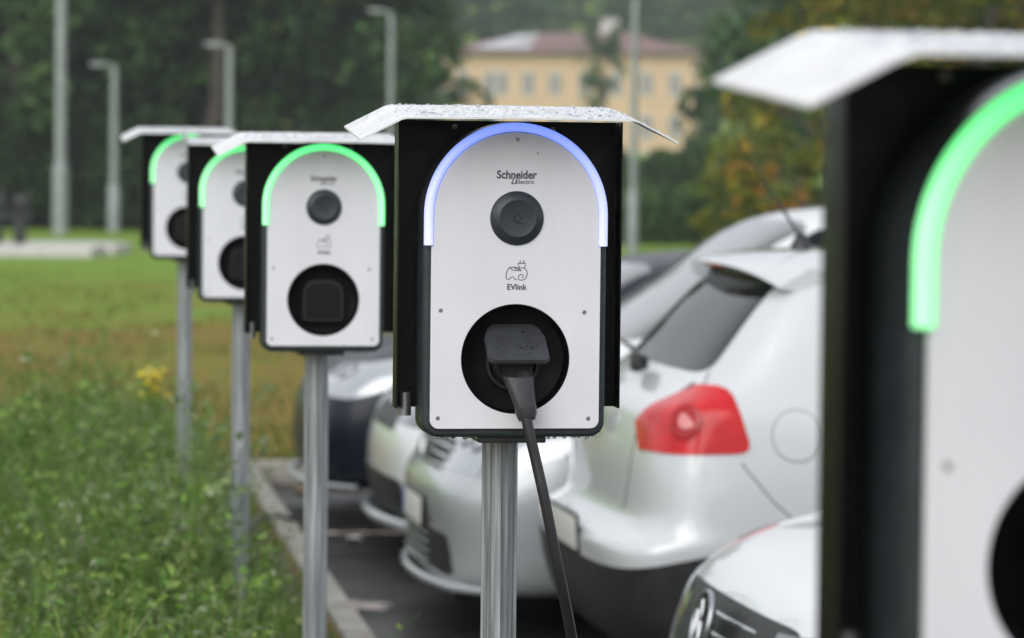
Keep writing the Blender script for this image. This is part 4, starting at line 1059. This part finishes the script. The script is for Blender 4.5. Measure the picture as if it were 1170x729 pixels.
# ------------------------------------------------------------------ lamps, bench, slab
M['lampgrey'] = mat_noise('lamp_grey', [(.3, (.26, .29, .29)), (.7, (.34, .37, .37))], 3, rough=(.45, .6), metal=.3)
def street_lamp(label, px, Y, ytop, head=True, r=.09, base=1.2, h=None, s=-1):
    X = (px - CX) * Y / FPX; z = ground(X, Y); h = h or (1.67 + (200 - ytop) * Y / FPX - z)
    t = thing('street_lamp', label, 'street lamp', (X, Y, z))
    bm = bmesh.new(); bm_tube(bm, [(0, 0, -.2), (0, 0, h * .5), (0, 0, h)], [r, r * .9, r * .75], 16); from_bm('pole', bm, M['lampgrey'], t, 60)
    bm = bmesh.new(); bm_tube(bm, [(0, 0, 0), (0, 0, base), (0, 0, base + .06)], [r * 1.35, r * 1.35, r], 16); from_bm('pole_base', bm, M['lampgrey'], t, 40)
    if head:
        bm = bmesh.new(); bm_tube(bm, [(0, 0, h - .15), (s * .04, 0, h + .02), (s * .25, 0, h + .08)], [.06, .05, .045], 12); from_bm('arm', bm, M['lampgrey'], t, 60)
        bm = bmesh.new(); bm_box(bm, min(s * .15, s * .66), max(s * .15, s * .66), -.13, .13, h + .02, h + .13, .045); hd = from_bm('lamp_head', bm, M['lampgrey'], t, 50)
        bm = bmesh.new(); bm_box(bm, min(s * .3, s * .6), max(s * .3, s * .6), -.09, .09, h + .010, h + .018); from_bm('lamp_glass', bm, M['wframe'], hd)
street_lamp('tall grey mast rising out of the frame beside the pale slab', 68, 82, 0, r=.15, base=1.75, h=11)
street_lamp('short grey street lamp with head to the left, nearest the tall mast', 129, 86, 82, r=.12)
street_lamp('grey street lamp with its head just above the smallest charging station', 260, 84, 58, r=.115)
street_lamp('pale hazy street lamp above the left wing of the blue station hood', 444, 90, 18, r=.11)
street_lamp('slim pole rising out of the frame between hedges, right of the blue station', 722, 68, 0, r=.085, base=1.3, h=9)
bm = bmesh.new(); bm_box(bm, -24, -8.1, 60.5, 65.5, -.1, .20, .02); bm_box(bm, -8.09, -7.9, 62.5, 65.4, -.1, .18, .01)
tag(from_bm('concrete_slab', bm, M['slab']), 'low pale concrete slab lying on the lawn at the left edge', 'slab')
t = thing('park_bench', 'black bench on thick legs at the left edge, on the pale slab', 'bench', (-9.93, 62.6, .20))
M['black'] = mat_noise('black_paint', [(.3, (.008, .009, .010)), (.7, (.016, .017, .018))], 10, rough=(.4, .6))
for x in (-.33, .14):
    bm = bmesh.new(); bm_box(bm, x - .09, x + .09, -.25, .25, 0, .50, .02); from_bm('leg', bm, M['black'], t)
bm = bmesh.new(); bm_box(bm, -.55, .36, -.30, .30, .50, .60, .02); from_bm('seat', bm, M['black'], t)
bm = bmesh.new(); bm_box(bm, -.52, -.16, .20, .28, .60, 1.05, .09); bm_box(bm, -.06, .30, .20, .28, .60, 1.0, .09); from_bm('backrest', bm, M['black'], t, 50)

# ------------------------------------------------------------------ verge weeds and lawn grass
def weed_templates(rng):
    T = []
    for k in range(14):
        V, F = [], []; o = 0
        h = rng.uniform(.32, .72); kind = (0, 2, 1, 2, 1)[k % 5]
        def addq(v, f):
            nonlocal o
            V.append(v); F.append(f + o); o += len(v)
        ns = rng.integers(2, 5)
        for s_ in range(ns):
            lean = rng.normal(size=2) * .10; hh = h * rng.uniform(.6, 1.)
            P = np.array([[lean[0] * u * u * 1.2 + rng.normal() * .004, lean[1] * u * u * 1.2, hh * u] for u in np.linspace(0, 1, 5)])
            v, f = tube_np(P, np.linspace(.0028, .0010, 5), 3); addq(v, np.array(f))
            n = {0: 40, 1: 28, 2: 56}[kind]; u = rng.uniform(.12, 1., n); C = np.stack([np.interp(u, np.linspace(0, 1, 5), P[:, j]) for j in range(3)], 1)
            sp = {0: .035, 1: .05, 2: .022}[kind]; C[:, :2] += rng.normal(size=(n, 2)) * sp * (1.3 - u[:, None]); C[:, 2] = np.maximum(C[:, 2] + rng.normal(size=n) * .01, .004)
            v, f = leaf_quads(C, np.full(n, {0: .014, 1: .019, 2: .010}[kind]) * (1.4 - .6 * u), rng, up=.5, aspect={0: .32, 1: .5, 2: .22}[kind]); addq(v, f)
        T.append((np.concatenate(V), np.concatenate(F)))
    return T
def scatter(name, label, T, n, mat, place_fn, rng, scale_fn, kind='stuff'):
    Vs, Fs = [], []; o = 0; c = 0
    while c < n:
        a, b = place_fn(rng)
        s = scale_fn(a, b, rng)
        if s <= .05: c += 1; continue
        V, F = T[rng.integers(len(T))]; th = rng.uniform(0, 2 * np.pi); ca, sa = np.cos(th), np.sin(th); p = kpt(a, b)
        W_ = np.empty_like(V); W_[:, 0] = (V[:, 0] * ca - V[:, 1] * sa) * s + p.x; W_[:, 1] = (V[:, 0] * sa + V[:, 1] * ca) * s + p.y; W_[:, 2] = V[:, 2] * s * rng.uniform(.8, 1.15)
        Vs.append(W_); Fs.append(F + o); o += len(V); c += 1
    return tag(from_np(name, np.concatenate(Vs), np.concatenate(Fs), mat), label, kind=kind)
M['weed'] = mat_leaf('weed_leaves', [(0, (.055, .13, .020)), (.45, (.135, .27, .040)), (.8, (.24, .39, .07)), (.94, (.30, .37, .10)), (1, (.46, .47, .30))], trans=.3)
M['weed2'] = mat_leaf('weed_leaves_pale', [(0, (.11, .18, .07)), (.6, (.18, .27, .10)), (.9, (.26, .33, .15)), (1, (.55, .56, .46))], trans=.3)
M['blade'] = mat_leaf('grass_blades', [(0, (.08, .14, .022)), (.6, (.16, .24, .04)), (1, (.32, .31, .10))], trans=.3)
wr = np.random.default_rng(5); TT = weed_templates(wr)
def clump(a, b): return .5 + .5 * math.sin(a * 2.3 + 1.7 * math.sin(b * .9)) * math.cos(b * 1.15 + .8 * math.sin(a * 3))
def w_place(rng): return KA - .12 - 2.9 * rng.uniform(0, 1) ** .85, KB - rng.uniform(.9, 11.5)
def w_scale(a, b, rng):
    d = KA - .12 - a; far = KB - b
    edge = min(1.08, max(0, d - .08) / .42 + .05) * min(1, max(0, (2.9 - d)) / .5 + .15)
    fade = min(1, max(0, far - .8 - 1.3 * max(0, d - 1.0)) / 1.2) * (1.0 + .18 * max(0, min(1, (d < 1.6) * 1.0)))
    return edge * fade * rng.uniform(.55, 1.15) * (.70 + .45 * clump(a, b))
scatter('verge_weeds', 'dense leafy green weeds along the verge', TT, 4200, M['weed'], w_place, wr, w_scale)
scatter('pale_weeds', 'paler fine leaved weeds mixed into the verge', TT, 1900, M['weed2'], w_place, wr, w_scale)
def blade_templates(rng, n, h0, h1, w=.003):
    T = []
    for _ in range(n):
        V, F = [], []
        for k in range(9):
            h = rng.uniform(h0, h1); th = rng.uniform(0, 6.28); lean = rng.uniform(.1, .5) * h; x, y = rng.normal(size=2) * h0 * .25; dx, dy = math.cos(th), math.sin(th); o = len(V)
            for u in (0, .5, 1):
                ww = w * (1 - u * .8); cx, cy = x + dx * lean * u * u, y + dy * lean * u * u
                V += [(cx - dy * ww, cy + dx * ww, h * u * (1 - .12 * u)), (cx + dy * ww, cy - dx * ww, h * u * (1 - .12 * u))]
            F += [(o, o + 1, o + 3, o + 2), (o + 2, o + 3, o + 5, o + 4)]
        T.append((np.array(V), np.array(F)))
    return T
BT = blade_templates(wr, 10, .22, .62)
scatter('verge_grass', 'long grass blades between the weeds', BT, 3000, M['blade'], w_place, wr, w_scale)
ST = blade_templates(wr, 10, .03, .07, .004)
M['dry'] = mat_leaf('lawn_blades', [(0, (.09, .15, .018)), (.5, (.17, .19, .03)), (.8, (.24, .18, .045)), (1, (.32, .22, .07))], trans=.3)
def l_place(rng): return KA - rng.uniform(-3.2, 5.5), KB + .15 + 34 * rng.uniform(0, 1) ** 2.6
def l2_place(rng): return KA - rng.uniform(2.0, 5.5), KB - rng.uniform(-.2, 9)
scatter('lawn_grass', 'short patchy lawn grass beyond the car park', ST, 9000, M['dry'], l_place, wr, lambda a, b, r: r.uniform(.7, 1.3) * (clump(a * .7, b * .5) > .42))
scatter('lawn_grass', 'short lawn grass left of the weeds', ST, 3500, M['dry'], l2_place, wr, lambda a, b, r: r.uniform(.8, 1.4))
LT = blade_templates(wr, 6, .02, .05)
scatter('kerb_grass', 'sparse low grass in the bare soil beside the kerb', LT, 900, M['blade'], lambda r: (KA - .13 - r.uniform(0, .5) , KB - r.uniform(.3, 11)), wr, lambda a, b, r: r.uniform(.5, 1.4) * (clump(a * 3, b * 4) > .35))

# yellow flowering weed rising above the others
def flower():
    b = at(180, 545, 13.6); top = at(177, 432, 13.6)
    t = thing('flowering_weed', 'tall weed with a bright yellow flower head, alone among the green weeds', 'wildflower', (b.x, b.y, 0))
    T_ = Vector((top.x - b.x, 0, top.z)); bm = bmesh.new(); rng = np.random.default_rng(2); heads = []
    bm_tube(bm, [(0, 0, -.02), (.01, 0, T_.z * .5), T_ * .9], [.005, .004, .003], 8)
    for k in range(30):
        q = Vector((T_.x + rng.normal() * .030, rng.normal() * .030, T_.z + rng.uniform(-.085, .04))); bm_tube(bm, [T_ * .78, (T_ * .8 + q) / 2, q], .0018, 5); heads.append(q)
    from_bm('stem', bm, M['weed'], t)
    rng2 = np.random.default_rng(6); C = np.array([(T_.x * u + rng2.normal() * .04, rng2.normal() * .04, T_.z * u) for u in rng2.uniform(.1, .85, 60)])
    v, f = leaf_quads(C, np.full(60, .028), rng2, aspect=.4); from_np('foliage', v, f, M['weed'], t)
    M['petal'] = mat_plain('yellow_petals', (.85, .62, .015), .5)
    bm = bmesh.new()
    for q in heads:
        for k in range(9):
            a = 2 * math.pi * k / 9; d = Vector((math.cos(a), math.sin(a) * .6, .35 + .3 * math.sin(a))) * .017; s_ = Vector((-math.sin(a), math.cos(a), 0)) * .005
            bm.faces.new([bm.verts.new(p) for p in (q, q + d * .6 + s_, q + d, q + d * .6 - s_)])
    from_bm('florets', bm, M['petal'], t, None)
flower()
# black cable looping over the kerb
bm = bmesh.new(); pts = [at(px, py, Y) for px, py, Y in ((272, 640, 14.0), (280, 612, 14.1), (289, 600, 14.3), (302, 592, 14.5), (318, 589, 14.7), (332, 593, 14.8), (342, 601, 14.8), (350, 612, 14.9))]
pts = [Vector((p.x, p.y, max(p.z, -.03) if i < 2 else p.z)) for i, p in enumerate(pts)]; bm_tube(bm, pts, .011, 10)
tag(from_bm('ground_cable', bm, M['cable'], None, 60), 'thin black cable looping from the weeds over the pale kerb', 'cable')

# ------------------------------------------------------------------ air
hz_m = bpy.data.materials.new('haze'); hz_m.use_nodes = True; nt = hz_m.node_tree
nt.nodes.remove(nt.nodes['Principled BSDF']); pv = nt.nodes.new('ShaderNodeVolumePrincipled'); pv.inputs['Color'].default_value = (.86, .90, .94, 1)
pv.inputs['Density'].default_value = .0007; pv.inputs['Anisotropy'].default_value = .2
nt.links.new(pv.outputs[0], nt.nodes['Material Output'].inputs['Volume'])
bm = bmesh.new(); bm_box(bm, -450, 450, -60, 560, -1.4, 75); tag(from_bm('haze', bm, hz_m), kind='stuff')
